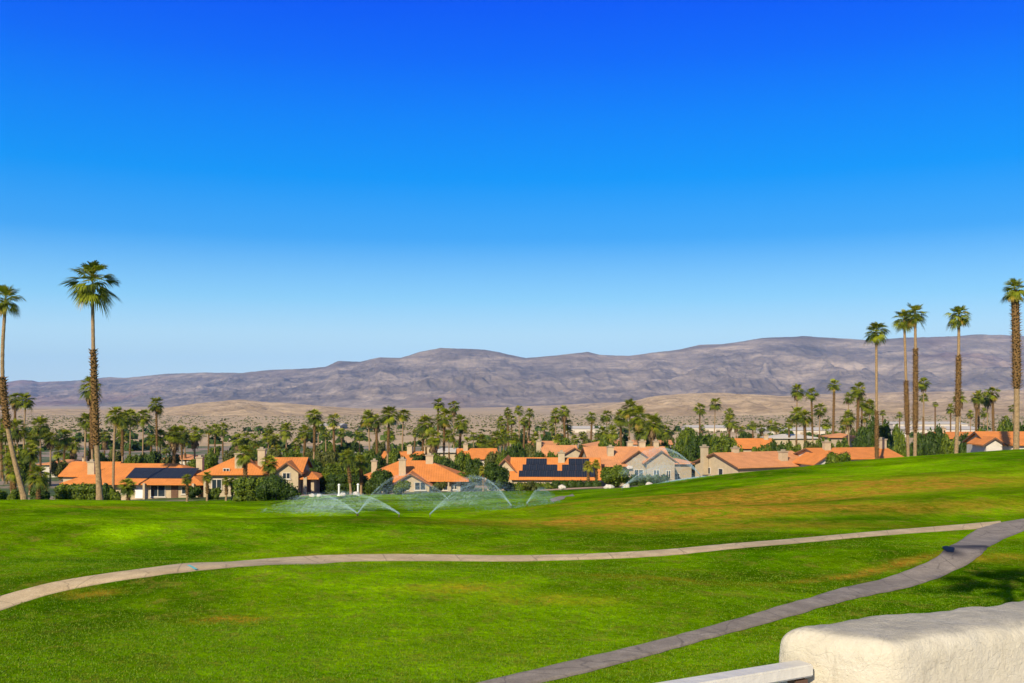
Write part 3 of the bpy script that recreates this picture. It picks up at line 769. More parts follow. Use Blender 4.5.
plant(506, 552, 483, 138, 'leaf_mid', 'left half of the low hedge under the middle solar roof', 'hedge', 'hedge', depth=.9, seed=16, boxy=True)
plant(552, 600, 483.5, 138, 'leaf_dark', 'right half of the low hedge under the middle solar roof', 'hedge', 'hedge', depth=.9, seed=17, boxy=True)
plant(596, 632, 466, 133, 'leaf_mid', 'bright green round bush below the two storey house', seed=18, depth=2.2)
plant(630, 668, 476, 146, 'leaf_dark', 'dark low hedge below the two storey house walls', 'hedge', 'hedge', depth=.8, seed=19, boxy=True)
plant(183, 202, 487, 134, 'leaf_dark', 'small dark shrub by the patio of the left solar roofed house', seed=20)
plant(108, 122, 489, 124, 'leaf_mid', 'small low shrub left of the low bushy palm', seed=21)
plant(824, 852, 452, 128, 'leaf_mid', 'small round shrub peeking over the right hill before an orange roof', seed=22)
plant(430, 447, 481, 142, 'leaf_olive', 'grey green patio shrub beside the shaded windows of two chimney house', seed=23)
plant(523, 537, 481, 134, 'leaf_olive', 'small olive shrub in front of the low hedge', seed=24)
plant(205, 222, 487, 132, 'leaf_mid', 'small shrub at the foot of the cream house wall', seed=25)

# trees in the neighbourhood behind: where phrase, [(px, ytop, width px, D, material)]
TC = [
 ('behind the left solar roofed house', [(20,447,34,180,'leaf_mid'),(60,457,20,200,'leaf_olive'),(100,449,20,210,'leaf_mid'),(116,446,22,215,'leaf_olive'),(135,451,24,190,'leaf_mid'),(150,449,24,205,'leaf_dark'),(170,452,26,200,'leaf_olive'),(192,456,24,175,'leaf_mid')]),
 ('behind the cream house', [(210,450,24,230,'leaf_mid'),(232,447,22,220,'leaf_olive'),(252,444,26,215,'leaf_mid'),(275,446,26,200,'leaf_olive'),(292,446,26,205,'leaf_mid'),(312,444,24,210,'leaf_olive')]),
 ('right after the cream house', [(328,448,30,180,'leaf_olive'),(345,442,24,210,'leaf_dark'),(352,452,26,165,'leaf_mid'),(366,447,26,190,'leaf_mid'),(378,452,22,175,'leaf_dark'),(395,448,28,190,'leaf_mid'),(418,450,26,200,'leaf_dark')]),
 ('before the middle solar roof', [(436,451,26,185,'leaf_mid'),(448,456,28,175,'leaf_dark'),(465,450,26,185,'leaf_mid'),(476,455,22,180,'leaf_dark'),(492,448,24,195,'leaf_olive'),(506,446,22,190,'leaf_mid')]),
 ('behind the middle solar roofed house', [(519,440,26,185,'leaf_dark'),(541,450,17,174,'leaf_dark'),(553,449,16,172,'leaf_mid'),(563,434,22,260,'leaf_mid'),(588,436,22,260,'leaf_olive'),(590,451,14,185,'leaf_olive'),(536,439,20,240,'leaf_olive')]),
 ('beside the two storey house', [(606,434,24,230,'leaf_mid'),(624,434,22,220,'leaf_dark'),(645,436,24,215,'leaf_mid'),(663,440,20,200,'leaf_dark'),(674,446,24,185,'leaf_mid')]),
 ('right of the two storey house', [(686,431,28,210,'leaf_mid'),(700,437,32,185,'leaf_dark'),(716,434,30,200,'leaf_mid'),(730,438,28,205,'leaf_mid'),(690,446,26,172,'leaf_dark'),(745,442,24,215,'leaf_dark'),(706,448,22,165,'leaf_mid')]),
 ('behind the pale gabled roof', [(762,444,26,195,'leaf_mid'),(778,442,26,200,'leaf_dark'),(794,443,24,205,'leaf_mid'),(812,441,22,215,'leaf_olive'),(826,438,22,220,'leaf_mid'),(842,440,22,210,'leaf_mid')]),
 ('beyond the crest of the right hill', [(864,427,28,172,'leaf_dark'),(880,421,34,165,'leaf_dark'),(897,428,24,175,'leaf_mid'),(918,432,24,190,'leaf_dark'),(934,429,28,185,'leaf_dark'),(950,437,24,180,'leaf_mid'),(968,432,28,175,'leaf_dark'),(984,427,24,190,'leaf_mid'),(1004,422,26,185,'leaf_mid'),(1024,420,28,180,'leaf_dark')]),
 ('on the far left desert edge', [(10,440,18,300,'leaf_mid'),(70,449,16,300,'leaf_mid'),(90,447,18,290,'leaf_olive'),(215,443,16,330,'leaf_mid'),(240,441,16,320,'leaf_olive')]),
 ('on the far central desert edge', [(330,440,20,320,'leaf_mid'),(355,438,18,330,'leaf_dark'),(380,438,18,320,'leaf_olive'),(405,439,20,310,'leaf_mid'),(428,441,18,300,'leaf_dark'),(460,438,20,310,'leaf_mid'),(488,436,20,320,'leaf_olive'),(520,434,18,330,'leaf_mid'),(548,434,18,330,'leaf_dark')]),
 ('on the far right desert edge', [(655,432,20,330,'leaf_mid'),(668,431,18,340,'leaf_olive'),(685,430,20,320,'leaf_mid'),(745,432,18,330,'leaf_dark'),(765,433,18,320,'leaf_olive'),(785,433,20,310,'leaf_mid'),(808,432,18,320,'leaf_dark'),(830,430,18,330,'leaf_mid'),(850,430,18,320,'leaf_olive')]),
]
for where, L in TC:
    for k, (px, yt, w, D, mk) in enumerate(sorted(L)):
        yt = yt + (3.5 if px < 655 else (0 if px < 750 else 1.0)); w = w*.92; X = XW(px, D); zb = h1(X, D); h = max(ZW(yt, D)-zb, 2.2)
        root = empty('broadleaf_tree', (X, D, zb), rnd.uniform(0, 6.28))
        word = {'leaf_dark': 'dark green', 'leaf_mid': 'green', 'leaf_olive': 'olive green'}[mk]
        tag(root, f'{word} round tree, {ORD[k]} from left {where}', 'tree', 'broadleaf trees ' + where)
        s = (w*D/1000/2)/3.1; sz = h/5.0
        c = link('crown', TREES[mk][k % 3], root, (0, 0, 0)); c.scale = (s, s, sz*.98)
        tr = link('trunk', TTR, root); tr.scale = (s, s, sz)

# far tree belt and desert scrub (uncountable)
def scatter_blobs(name, n, pxr, Dr, size, mat, label, seed, tall=1.0, q=10, power=1.0, keepf=None):
    r = np.random.default_rng(seed)
    V = []; T = []
    px = r.uniform(*pxr, n); D = Dr[0]*(Dr[1]/Dr[0])**(r.random(n)**power)
    if keepf is not None:
        k = np.array([keepf(a, b) for a, b in zip(px, D)]); px = px[k]; D = D[k]; n = len(px)
    X = XW(px, D); Z = H(X, D); s = size*r.uniform(.5, 1.5, n)
    d = r.normal(size=(n, q, 3)); d /= np.linalg.norm(d, axis=2)[..., None]; d[..., 2] = np.abs(d[..., 2])
    c = np.stack([X, D, Z], 1)[:, None, :] + d*(s[:, None, None])*np.array([1, 1, tall])
    nr = d+r.normal(size=d.shape)*.5; nr /= np.linalg.norm(nr, axis=2)[..., None]
    a = np.cross(nr, r.normal(size=d.shape)); a /= np.linalg.norm(a, axis=2)[..., None]; b = np.cross(nr, a)
    ss = s[:, None, None]*.62*r.uniform(.6, 1.2, (n, q, 1))
    Q = np.stack([c-a*ss, c-b*ss, c+a*ss, c+b*ss], 2).reshape(-1, 3)
    o = link(name, mesh_np(name, Q, np.arange(len(Q)).reshape(-1, 4), mat, False, r.random(len(Q)//4)))
    tag(o, label, cat='trees' if 'tree' in name else 'scrub', kind='stuff'); return o
scatter_blobs('far_tree_belt', 380, (-250, 1280), (400, 900), 2.3, M['leaf_dark'], 'far belt of green trees along the edge of town', 5, 1.1, 16)
scatter_blobs('desert_scrub', 9000, (-250, 1280), (650, 2300), 1.25, M['leaf_olive'], 'dark scrub dotted over the desert valley floor', 6, .6, 5, .8)

# ------------------------------------------------------------------ houses
def roof_gable(mb, x0, x1, y0, y1, e, r, axis, o=.62, th=.16):
    if axis == 'x':
        a0, a1, c0, c1 = x0, x1, y0, y1
    else: a0, a1, c0, c1 = y0, y1, x0, x1
    m = (c0+c1)/2; s = (r-e)/(m-c0)
    poly = [(c0-o, e-o*s+.01), (m, r+.01), (c1+o, e-o*s+.01), (c1+o, e-o*s+th+.01), (m, r+th+.01), (c0-o, e-o*s+th+.01)]
    # split into two slabs so every face is planar and convex
    mb.prism([poly[0], poly[1], poly[4], poly[5]], a0-o*.7, a1+o*.7, axis)
    mb.prism([poly[1], poly[2], poly[3], poly[4]], a0-o*.7, a1+o*.7, axis)
def roof_hip(mb, x0, x1, y0, y1, e, r, o=.75, th=.16):
    m = (y0+y1)/2; hw = (y1-y0)/2; s = (r-e)/hw; z = e-o*s
    X0, X1, Y0, Y1 = x0-o, x1+o, y0-o, y1+o
    a = (X0+hw+o, m, r+th); b = (X1-hw-o, m, r+th)
    if b[0] < a[0]: a = b = ((x0+x1)/2, m, r+th)
    P = [(X0,Y0,z),(X1,Y0,z),(X1,Y1,z),(X0,Y1,z),(X0,Y0,z+th),(X1,Y0,z+th),(X1,Y1,z+th),(X0,Y1,z+th),a,b]
    mb.pts(P, [(3,2,1,0),(0,1,5,4),(1,2,6,5),(2,3,7,6),(3,0,4,7),(4,5,9,8),(6,7,8,9),(5,6,9),(7,4,8)])
def wall_gable(mb, x0, x1, y0, y1, zb, e, r, axis):
    c0, c1 = (y0, y1) if axis == 'x' else (x0, x1)
    a0, a1 = (x0, x1) if axis == 'x' else (y0, y1)
    mb.prism([(c0, zb), (c1, zb), (c1, e), ((c0+c1)/2, r), (c0, e)], a0, a1, axis)

def house(px, D, rot, wings, label, mats=('stucco', 'tile'), chimneys=(), windows=(), solar=(), doors=(), cols=(), group='orange roofed houses beyond the lawn', name='house'):
    X = XW(px, D); zb = h1(X, D)
    root = empty(name, (X, D, zb), rot); tag(root, label, 'house', group)
    def rel(y, d): return ZW(y, d)-zb
    ws = []
    for wing in wings:
        x0, x1, y0, y1, ye, yr, axis, typ = wing[:8]; ov = wing[8] if len(wing) > 8 else None
        mid = (y0+y1)/2 if axis == 'x' else y0
        e = rel(ye, D+y0); r = rel(yr, D+mid)
        ws.append((x0, x1, y0, y1, e, r, axis, typ))
        wb = MB(); rb = MB()
        if typ == 'hip': wb.box(x0, x1, y0, y1, -1.2, e); roof_hip(rb, x0, x1, y0, y1, e, r, ov or .75)
        else:
            wall_gable(wb, x0, x1, y0, y1, -1.2, e, r, axis); roof_gable(rb, x0, x1, y0, y1, e, r, axis)
            m = ((y0+y1)/2 if axis == 'x' else (x0+x1)/2); c0, c1 = (y0, y1) if axis == 'x' else (x0, x1); a0, a1 = (x0, x1) if axis == 'x' else (y0, y1)
            s = (r-e)/(m-c0); o = .62
            for q in (a0-o*.7-.045, a1+o*.7+.005):
                fb = MB()     # barge boards, one pair on each gable end
                fb.prism([(c0-o, e-o*s-.12), (m, r-.12), (m, r+.12), (c0-o, e-o*s+.12)], q, q+.04, axis)
                fb.prism([(m, r-.12), (c1+o, e-o*s-.12), (c1+o, e-o*s+.12), (m, r+.12)], q, q+.04, axis)
                fb.build('barge_board', M['fascia'], root)
        wb.build('wall', M[mats[0]], root); rb.build('roof', M[mats[1]], root)
    for (wi, x, fy, hgt, w) in chimneys:       # fy 0..1 from front eave to ridge, 1..2 back
        x0, x1, y0, y1, e, r, axis, typ = ws[wi]
        y = y0+(y1-y0)*fy/2; top = max(e, r)+hgt if fy > .6 else e+(r-e)*fy+hgt
        cb = MB(); cb.box(x-w/2, x+w/2, y-.4, y+.4, e-1.6, top); ch = cb.build('chimney', M['stucco'], root)
        cb = MB(); cb.box(x-w/2-.1, x+w/2+.1, y-.5, y+.5, top, top+.16); cb.box(x-w/4, x+w/4, y-.2, y+.2, top+.16, top+.42); cb.build('chimney_cap', M['stucco2'], ch)
    for (wi, side, a, z, w, h) in windows:     # side f/l
        x0, x1, y0, y1, e, r, axis, typ = ws[wi]
        fb = MB(); gb = MB(); t = .09
        if side == 'f':
            y = y0
            for q in ((a-w/2, a+w/2, z, z+t), (a-w/2, a+w/2, z+h-t, z+h), (a-w/2, a-w/2+t, z+t, z+h-t), (a+w/2-t, a+w/2, z+t, z+h-t), (a-t/2, a+t/2, z+t, z+h-t)):
                fb.box(q[0], q[1], y-.10, y-.003, q[2], q[3])
            fb.box(a-w/2-.1, a+w/2+.1, y-.16, y-.003, z-.09, z-.003)
            gb.box(a-w/2+t, a+w/2-t, y-.03, y-.004, z+t, z+h-t)
        else:
            x = x0 if side == 'l' else x1; sg = -1 if side == 'l' else 1
            def bx(b, u0, u1, p, q2, c, d): b.box(min(x+sg*p, x+sg*q2), max(x+sg*p, x+sg*q2), u0, u1, c, d)
            for q in ((a-w/2, a+w/2, z, z+t), (a-w/2, a+w/2, z+h-t, z+h), (a-w/2, a-w/2+t, z+t, z+h-t), (a+w/2-t, a+w/2, z+t, z+h-t)):
                bx(fb, q[0], q[1], .003, .10, q[2], q[3])
            bx(gb, a-w/2+t, a+w/2-t, .004, .03, z+t, z+h-t)
        f = fb.build('window_frame', M['pale'], root); gb.build('pane', M['glass'], f)
    for (wi, a, w, h, mk) in doors:
        x0, x1, y0, y1, e, r, axis, typ = ws[wi]
        b = MB(); b.box(a-w/2, a+w/2, y0-.08, y0-.003, .0, h); d = b.build('door', M[mk], root)
        b = MB(); b.box(a+w/2-.18, a+w/2-.1, y0-.14, y0-.083, h*.45, h*.45+.12); b.build('handle', M['brown'], d)
    for (wi, xa, nx, ny, f0) in solar:
        x0, x1, y0, y1, e, r, axis, typ = ws[wi]
        m = (y0+y1)/2; s = (r-e)/(m-y0); ln = math.hypot(m-y0, r-e); cy, sz = (m-y0)/ln, (r-e)/ln
        proto = None
        for i in range(nx):
            for j in range(ny):
                px0 = xa + i*1.06; v = f0 + j*1.66
                y = y0+cy*v; z = e+sz*v+.16+.10
                if proto is None:
                    b = MB(); b.box(0, 1.03, 0, 1.62, -.04, 0); proto = b.mesh('solar_panel', M['solar'])
                o = link('solar_panel', proto, root, (px0, y, z)); o.rotation_euler = (math.atan2(sz, cy), 0, 0)
    for (x, y, h, w) in cols:
        b = MB(); b.box(x-w/2, x+w/2, y-w/2, y+w/2, -.5, h-.06); b.build('porch_column', M['stucco'], root)
    return root

house(150, 140, R(-4), [(-11.4, 6.6, .6, 10, 480.3, 464.5, 'x', 'hip', 1.35), (-15, -8.2, 4.5, 11, 475, 463, 'x', 'gable'), (6.7, 9.2, 1.8, 6, 488.5, 482.5, 'x', 'hip')],
      'long orange roofed house at left with one wide solar array', chimneys=[(0, 5.4, .85, 1.0, .9), (0, -9.5, .35, 1.7, 1.0)],
      windows=[(0, 'f', -6.6, .6, 1.6, 1.2), (0, 'f', -3.8, .6, 1.4, 1.2), (0, 'f', .9, .2, 2.2, 1.7), (0, 'f', 5.0, .6, 1.4, 1.1), (1, 'l', 7, .8, 1.4, 1.2)],
      solar=[(0, -3.9, 9, 2, .15)], doors=[(0, -1.6, 1.6, 1.95, 'white'), (0, 3.3, 1.0, 1.95, 'fascia')], cols=[(-6, -1.0, 2.3, .3), (-.4, -1.0, 2.3, .3), (6.6, -1.0, 2.3, .3)])
house(255, 138, R(3), [(-7.0, 1.0, 0, 8, 472, 456, 'x', 'hip'), (1.1, 6.2, .5, 8.4, 470.5, 458.5, 'x', 'gable'), (6.3, 8.0, .5, 6, 478, 472, 'x', 'hip'), (2.9, 6.0, -.6, 4, 471.5, 463, 'y', 'gable')],
      'cream walled house with hip roof and gable behind a large round hedge', chimneys=[(0, -2.4, .25, 1.9, 1.0), (0, .3, .8, .9, 1.0)],
      windows=[(0, 'f', -5.2, .9, 1.4, 1.4), (0, 'f', -3.9, 3.0, .9, .8), (3, 'f', 4.4, 2.3, 1.1, .9), (0, 'f', -.9, .6, 1.2, 1.6)], doors=[(2, 7.1, .9, 2.1, 'fascia')], cols=[(6.9, -.2, 2.6, .45)])
house(415, 146, R(2), [(-7.4, 6.6, 0.4, 10, 477.5, 461.5, 'x', 'hip', 1.25), (-3.2, 2.2, -2.6, 3, 485, 474, 'y', 'gable')],
      'orange hip roofed house with two chimneys behind the middle sprinklers', chimneys=[(0, -1.9, .12, 2.3, 1.0), (0, 1.9, .85, .9, 1.1), (0, -6.2, .5, 1.2, .8)],
      windows=[(1, 'f', -1.6, .4, 1.6, 1.2), (1, 'f', .9, .4, 1.6, 1.2), (0, 'f', 4.1, .1, 1.4, 1.3), (0, 'f', 5.7, .2, .9, 1.1), (0, 'f', -5.2, .4, 1.4, 1.0)], doors=[(0, 2.8, .9, 1.6, 'fascia')], cols=[(3.2, -.6, 1.5, .2), (4.9, -.6, 1.5, .2)])
house(556, 150, R(-3), [(-6.6, 6.4, 0, 9, 477.5, 458.5, 'x', 'gable'), (-10.4, -5.2, 1.2, 11, 478, 459.5, 'y', 'gable')],
      'orange roofed house in the middle covered by dark solar panels', chimneys=[(0, .8, .8, .9, 1.0)], mats=('stucco', 'tile'),
      windows=[(0, 'f', -3.5, .2, 1.8, .9), (0, 'f', 3.8, .2, 1.8, .9), (1, 'f', -7.9, .2, 1.6, .9)],
      solar=[(0, -5.6, 11, 1, -.25), (0, -5.1, 5, 1, 1.43), (0, .9, 5, 1, 1.43), (0, -4.6, 3, 1, 3.11), (0, 1.9, 3, 1, 3.11)])
house(566, 185, R(4), [(-4.0, 2.0, 0, 7, 455, 446, 'x', 'gable'), (-1.2, 3.9, -1.6, 5, 456, 448, 'y', 'gable')],
      'small gabled cream house above the middle solar roof', chimneys=[(0, -6.4+1.6, .8, .9, .9)], mats=('stucco', 'tile2'),
      windows=[(1, 'f', 1.4, 3.4 if False else 2.2, 1.6, 1.3), (0, 'f', -2.8, 1.2, 1.2, 1.2)])
house(632, 158, R(5), [(-6.6, 6.0, 0, 10, 462, 447.5, 'x', 'gable'), (-1.4, 2.9, -1.2, 5, 460.5, 451, 'y', 'gable'), (1.9, 6.3, -2.2, 5, 461, 451, 'y', 'gable'), (-7.4, -1.4, -1.6, 4, 465, 459, 'x', 'hip')],
      'two storey tan house with two front gables and a white window', mats=('stucco2', 'tile2'), chimneys=[(0, -3.1, .4, 1.4, 1.0), (0, 2.7, 1.0, .9, 1.0), (0, .8, 1.1, .8, .9), (0, 5.0, 1.0, .9, .8)],
      windows=[(1, 'f', .8, 1.6, 1.5, 1.4), (2, 'f', 3.4, 1.3, 1.0, 1.7), (2, 'f', 5.3, 1.6, .8, 1.3), (3, 'f', -5.2, 1.2, 1.4, 1.2), (3, 'f', -3.0, 1.2, 1.0, 1.2)], doors=[(2, 4.4, .9, 1.9-.9, 'fascia')])
house(676, 166, R(3), [(-1.5, 2.6, 0, 5, 463, 459, 'x', 'hip')], 'small shaded annex right of the two storey house', mats=('stucco2', 'tile2'), windows=[(0, 'f', .2, 1.2, .9, 1.1)])
house(738, 147, R(24), [(0, 14.0, 0, 11, 467, 453.5, 'x', 'gable')],
      'pale tiled house with a sunlit gable end and three chimneys behind the hill', mats=('stucco', 'tile2'), chimneys=[(0, 3.6, 1.0, .7, .9), (0, 9.6, .3, 1.4, 1.2), (0, -.55, 1.4, .9, .9)],
      windows=[(0, 'l', 4.2, 1.4, 1.2, 1.1), (0, 'l', 7.4, 1.4, 1.2, 1.1), (0, 'f', 3, 1.0, 1.4, 1.1), (0, 'f', 8, 1.0, 1.4, 1.1)])
house(860, 150, R(14), [(-6.0, 7.0, 0, 9, 458, 448.5, 'x', 'gable'), (-8.2, -4.6, -1.5, 4, 462, 454.5, 'y', 'gable')],
      'long orange roof just showing over the hill with a white chimney at its right end', mats=('pale', 'tile'), chimneys=[(0, -3.4, .8, 1.0, 1.0), (0, 6.5, .9, 1.3, 1.1)],
      windows=[(1, 'f', -6.4, 1.7, 1.0, 1.0), (0, 'f', 1.5, 1.2, 1.4, 1.0)])
house(1012, 138, R(-6), [(-3.0, 9.0, 0, 9, 444, 432.5, 'x', 'gable'), (-3.9, -1.8, -1.4, 4, 443, 438, 'y', 'gable')],
      'bright orange roofed house at the far right edge', mats=('pale', 'tile'), chimneys=[(0, 5.5, .8, .9, 1.0)], windows=[(1, 'f', -2.8, 2.4, .7, .7), (0, 'f', 3, 1.8, 1.4, 1.0)])
house(968, 190, R(8), [(-5, 5, 0, 8, 438, 432.5, 'x', 'gable')], 'narrow strip of orange roof among trees between the right palms', windows=[(0, 'f', 0, 1.4, 1.4, 1.1)], chimneys=[(0, -3, .9, .8, .9)])
house(757, 212, R(3), [(-4.0, 4.2, 0, 8, 447.5, 439, 'x', 'gable')], 'bright orange roof among the trees behind the pale tiled house', windows=[(0, 'f', 0, 1.4, 1.4, 1.1)], chimneys=[(0, 3, .9, .8, .9)])
house(846, 232, R(-5), [(-3.4, 2.4, 0, 7, 437, 433.5, 'x', 'hip')], 'small pinkish house left of the dark round trees', mats=('stucco2', 'tile2'), windows=[(0, 'f', -.5, 1.4, 2.8, .8)], chimneys=[(0, 1, .8, .8, .8)])
house(404, 200, R(-6), [(-4.6, 5.0, 0, 8, 460, 452, 'x', 'gable')], 'half hidden orange roof right behind the two chimney house', mats=('pale', 'tile'), windows=[(0, 'f', 1, 1.4, 1.4, 1.1), (0, 'f', -2, 1.4, 1.2, 1.1)], chimneys=[(0, .6, .7, 1.2, 1.0), (0, 4.2, .7, 1.2, 1.2)])
house(480, 205, R(6), [(-4.2, 3.4, 0, 8, 458, 449, 'x', 'gable'), (1.6, 5.4, -1, 6, 458, 452, 'y', 'gable')], 'white and orange house glimpsed behind the dark bush', mats=('pale', 'tile'), windows=[(0, 'f', -1.6, 1.4, 1.4, 1.2), (1, 'f', 3.5, 1.4, 1.0, 1.2)], chimneys=[(0, -2.8, .8, 1.0, .9)])
house(70, 215, R(4), [(-6, 3.0, 0, 8, 464, 460, 'x', 'hip')], 'low pinkish roofed house behind the left chimney', mats=('pale', 'tile2'), windows=[(0, 'f', -1.6, .8, 1.8, 1.2)], chimneys=[(0, 2, .8, .7, .9)])
house(348, 250, R(-3), [(-5.2, 5.2, 0, 9, 457, 452.5, 'x', 'hip')], 'low white building showing between the palms left of centre', mats=('stucco', 'pale'), windows=[(0, 'f', -1.6, .8, 1.8, 1.2), (0, 'f', 2.6, .8, 1.8, 1.2)])
house(607, 245, R(6), [(-3.8, 3.8, 0, 9, 446, 441, 'x', 'hip')], 'small tan roofed house behind the two storey house', mats=('stucco', 'tile2'), windows=[(0, 'f', -1.2, 1.4, 1.8, 1.2)], chimneys=[(0, 2, .8, .8, .9)])
house(640, 260, R(-4), [(-9, 8, 0, 9, 444, 440.5, 'x', 'gable')], 'long pale roof behind the two storey house', mats=('pale', 'tile2'), windows=[(0, 'f', -1.2, 1.4, 1.8, 1.2)])
house(545, 262, R(3), [(-3.8, 3.8, 0, 9, 446, 441.5, 'x', 'gable')], 'small cream house between palms above the middle solar roof', mats=('stucco', 'tile2'), windows=[(0, 'f', 0, 1.4, 1.8, 1.2)], chimneys=[(0, -2, .8, 1.8, .9)])
house(180, 240, R(-5), [(-5, 5, 0, 9, 459, 455, 'x', 'hip')], 'low pale house behind the left solar roof chimney', mats=('pale', 'tile2'), windows=[(0, 'f', 0, .8, 1.8, 1.2)])
house(450, 262, R(3), [(-7, 7, 0, 9, 452, 448.5, 'x', 'hip')], 'long low white building behind the central palm clump', mats=('stucco', 'pale'), windows=[(0, 'f', 0, .8, 1.8, 1.2)])
house(795, 300, R(3), [(-7, 7, 0, 9, 438, 434.5, 'x', 'hip')], 'low white roofed building behind the gabled pale roof', mats=('stucco', 'pale'), windows=[(0, 'f', 0, .8, 1.8, 1.2)])

# far warehouses
def warehouse(px0, px1, yt, D, label, mat='pale'):
    X0, X1 = XW(px0, D), XW(px1, D); zb = h1((X0+X1)/2, D); h = max(ZW(yt, D)-zb, 3); w = (X1-X0)/2
    root = empty('warehouse', ((X0+X1)/2, D, zb)); tag(root, label, 'warehouse', 'far white warehouses')
    b = MB(); b.box(-w, w, 0, 40, -1, h); b.build('wall', M[mat], root)
    b = MB(); b.prism([(-.6, h+.02), (20, h+1.6), (40.6, h+.02)], -w-.6, w+.6, 'x'); b.build('roof', M['pale'], root)
    n = max(int(w*2/9), 2)
    b0 = MB(); b0.box(-1.6, 1.6, -.1, -.003, .1, h*.55); me = b0.mesh('loading_door', M['stucco2'])
    for i in range(n): link('loading_door', me, root, (-w+(i+.5)*2*w/n, 0, 0))
warehouse(893, 968, 424, 820, 'long white warehouse roof far behind the right palms')
warehouse(905, 985, 429.5, 640, 'second long white warehouse nearer than the first behind the right palms')
warehouse(565, 612, 432, 760, 'far pale warehouse above the middle houses')
warehouse(690, 735, 430, 800, 'far pale warehouse above the round trees')
warehouse(366, 392, 424, 1100, 'tiny far warehouse in the desert above the two chimney house', 'stucco2')
warehouse(318, 340, 430, 900, 'small far warehouse left of the tall central palms', 'stucco')
warehouse(770, 835, 431, 700, 'far white warehouse behind the palms above the gabled roof')

# garden boulders and posts
def boulder(px, py, r, D, label, seed):
    X = XW(px, D); zb = h1(X, D); rs = random.Random(seed); V = []; Fs = []
    for i in range(7):
        th = math.pi*i/6
        for j in range(10):
            ph = 2*math.pi*j/10; d = Vector((math.sin(th)*math.cos(ph), math.sin(th)*math.sin(ph), math.cos(th)))
            k = 1+.35*noise.noise(d*1.6+Vector((seed, 0, 0))); V.append((d.x*r*1.3*k, d.y*r*k, d.z*r*.8*k+r*.3))
    for i in range(6):
        for j in range(10): Fs.append((i*10+j, (i+1)*10+j, (i+1)*10+(j+1) % 10, i*10+(j+1) % 10))
    o = link('boulder', mesh_np('boulder', V, Fs, M['rock']), None, (X, D, max(zb, ZW(py, D))-r*.1)); tag(o, label, 'boulder', 'pale garden boulders')
boulder(562, 488, .42, 131, 'pale boulder before the middle of the low hedge', 1)
boulder(609, 488, .5, 128, 'pale boulder at the left foot of the bright round bush', 2)
boulder(626, 487, .42, 128, 'pale boulder at the right foot of the bright round bush', 3)
boulder(649, 485, .36, 128, 'small pale boulder right of the round bush near the spray', 4)
boulder(343, 495, .3, 122, 'small white rock beside the left garden post', 5)
boulder(356, 494, .32, 122, 'small white rock beside the right garden post', 6)
boulder(312, 496, .28, 121, 'small white rock in the shade left of the garden posts', 7)
boulder(319, 496, .26, 121, 'second small white rock in the shade left of the garden posts', 8)
boulder(630, 470-2, .4, 150, 'pale rock half hidden behind the round bush', 9)
for px, lab in ((339, 'left small white garden post before the dark hedge'), (358, 'right small white garden post before the dark hedge')):
    X = XW(px, 124); o = empty('garden_post', (X, 124, h1(X, 124))); tag(o, lab, 'post', 'white garden posts')
    b = MB(); b.tube([(0, 0, -.2), (0, 0, .15), (0, 0, .2), (0, 0, 1.3)], [.22, .22, .13, .11], 10); b.build('shaft', M['white'], o)
    b = MB(); b.tube([(0, 0, 1.3), (0, 0, 1.36), (0, 0, 1.5)], [.17, .18, .06], 10); b.build('cap', M['white'], o)

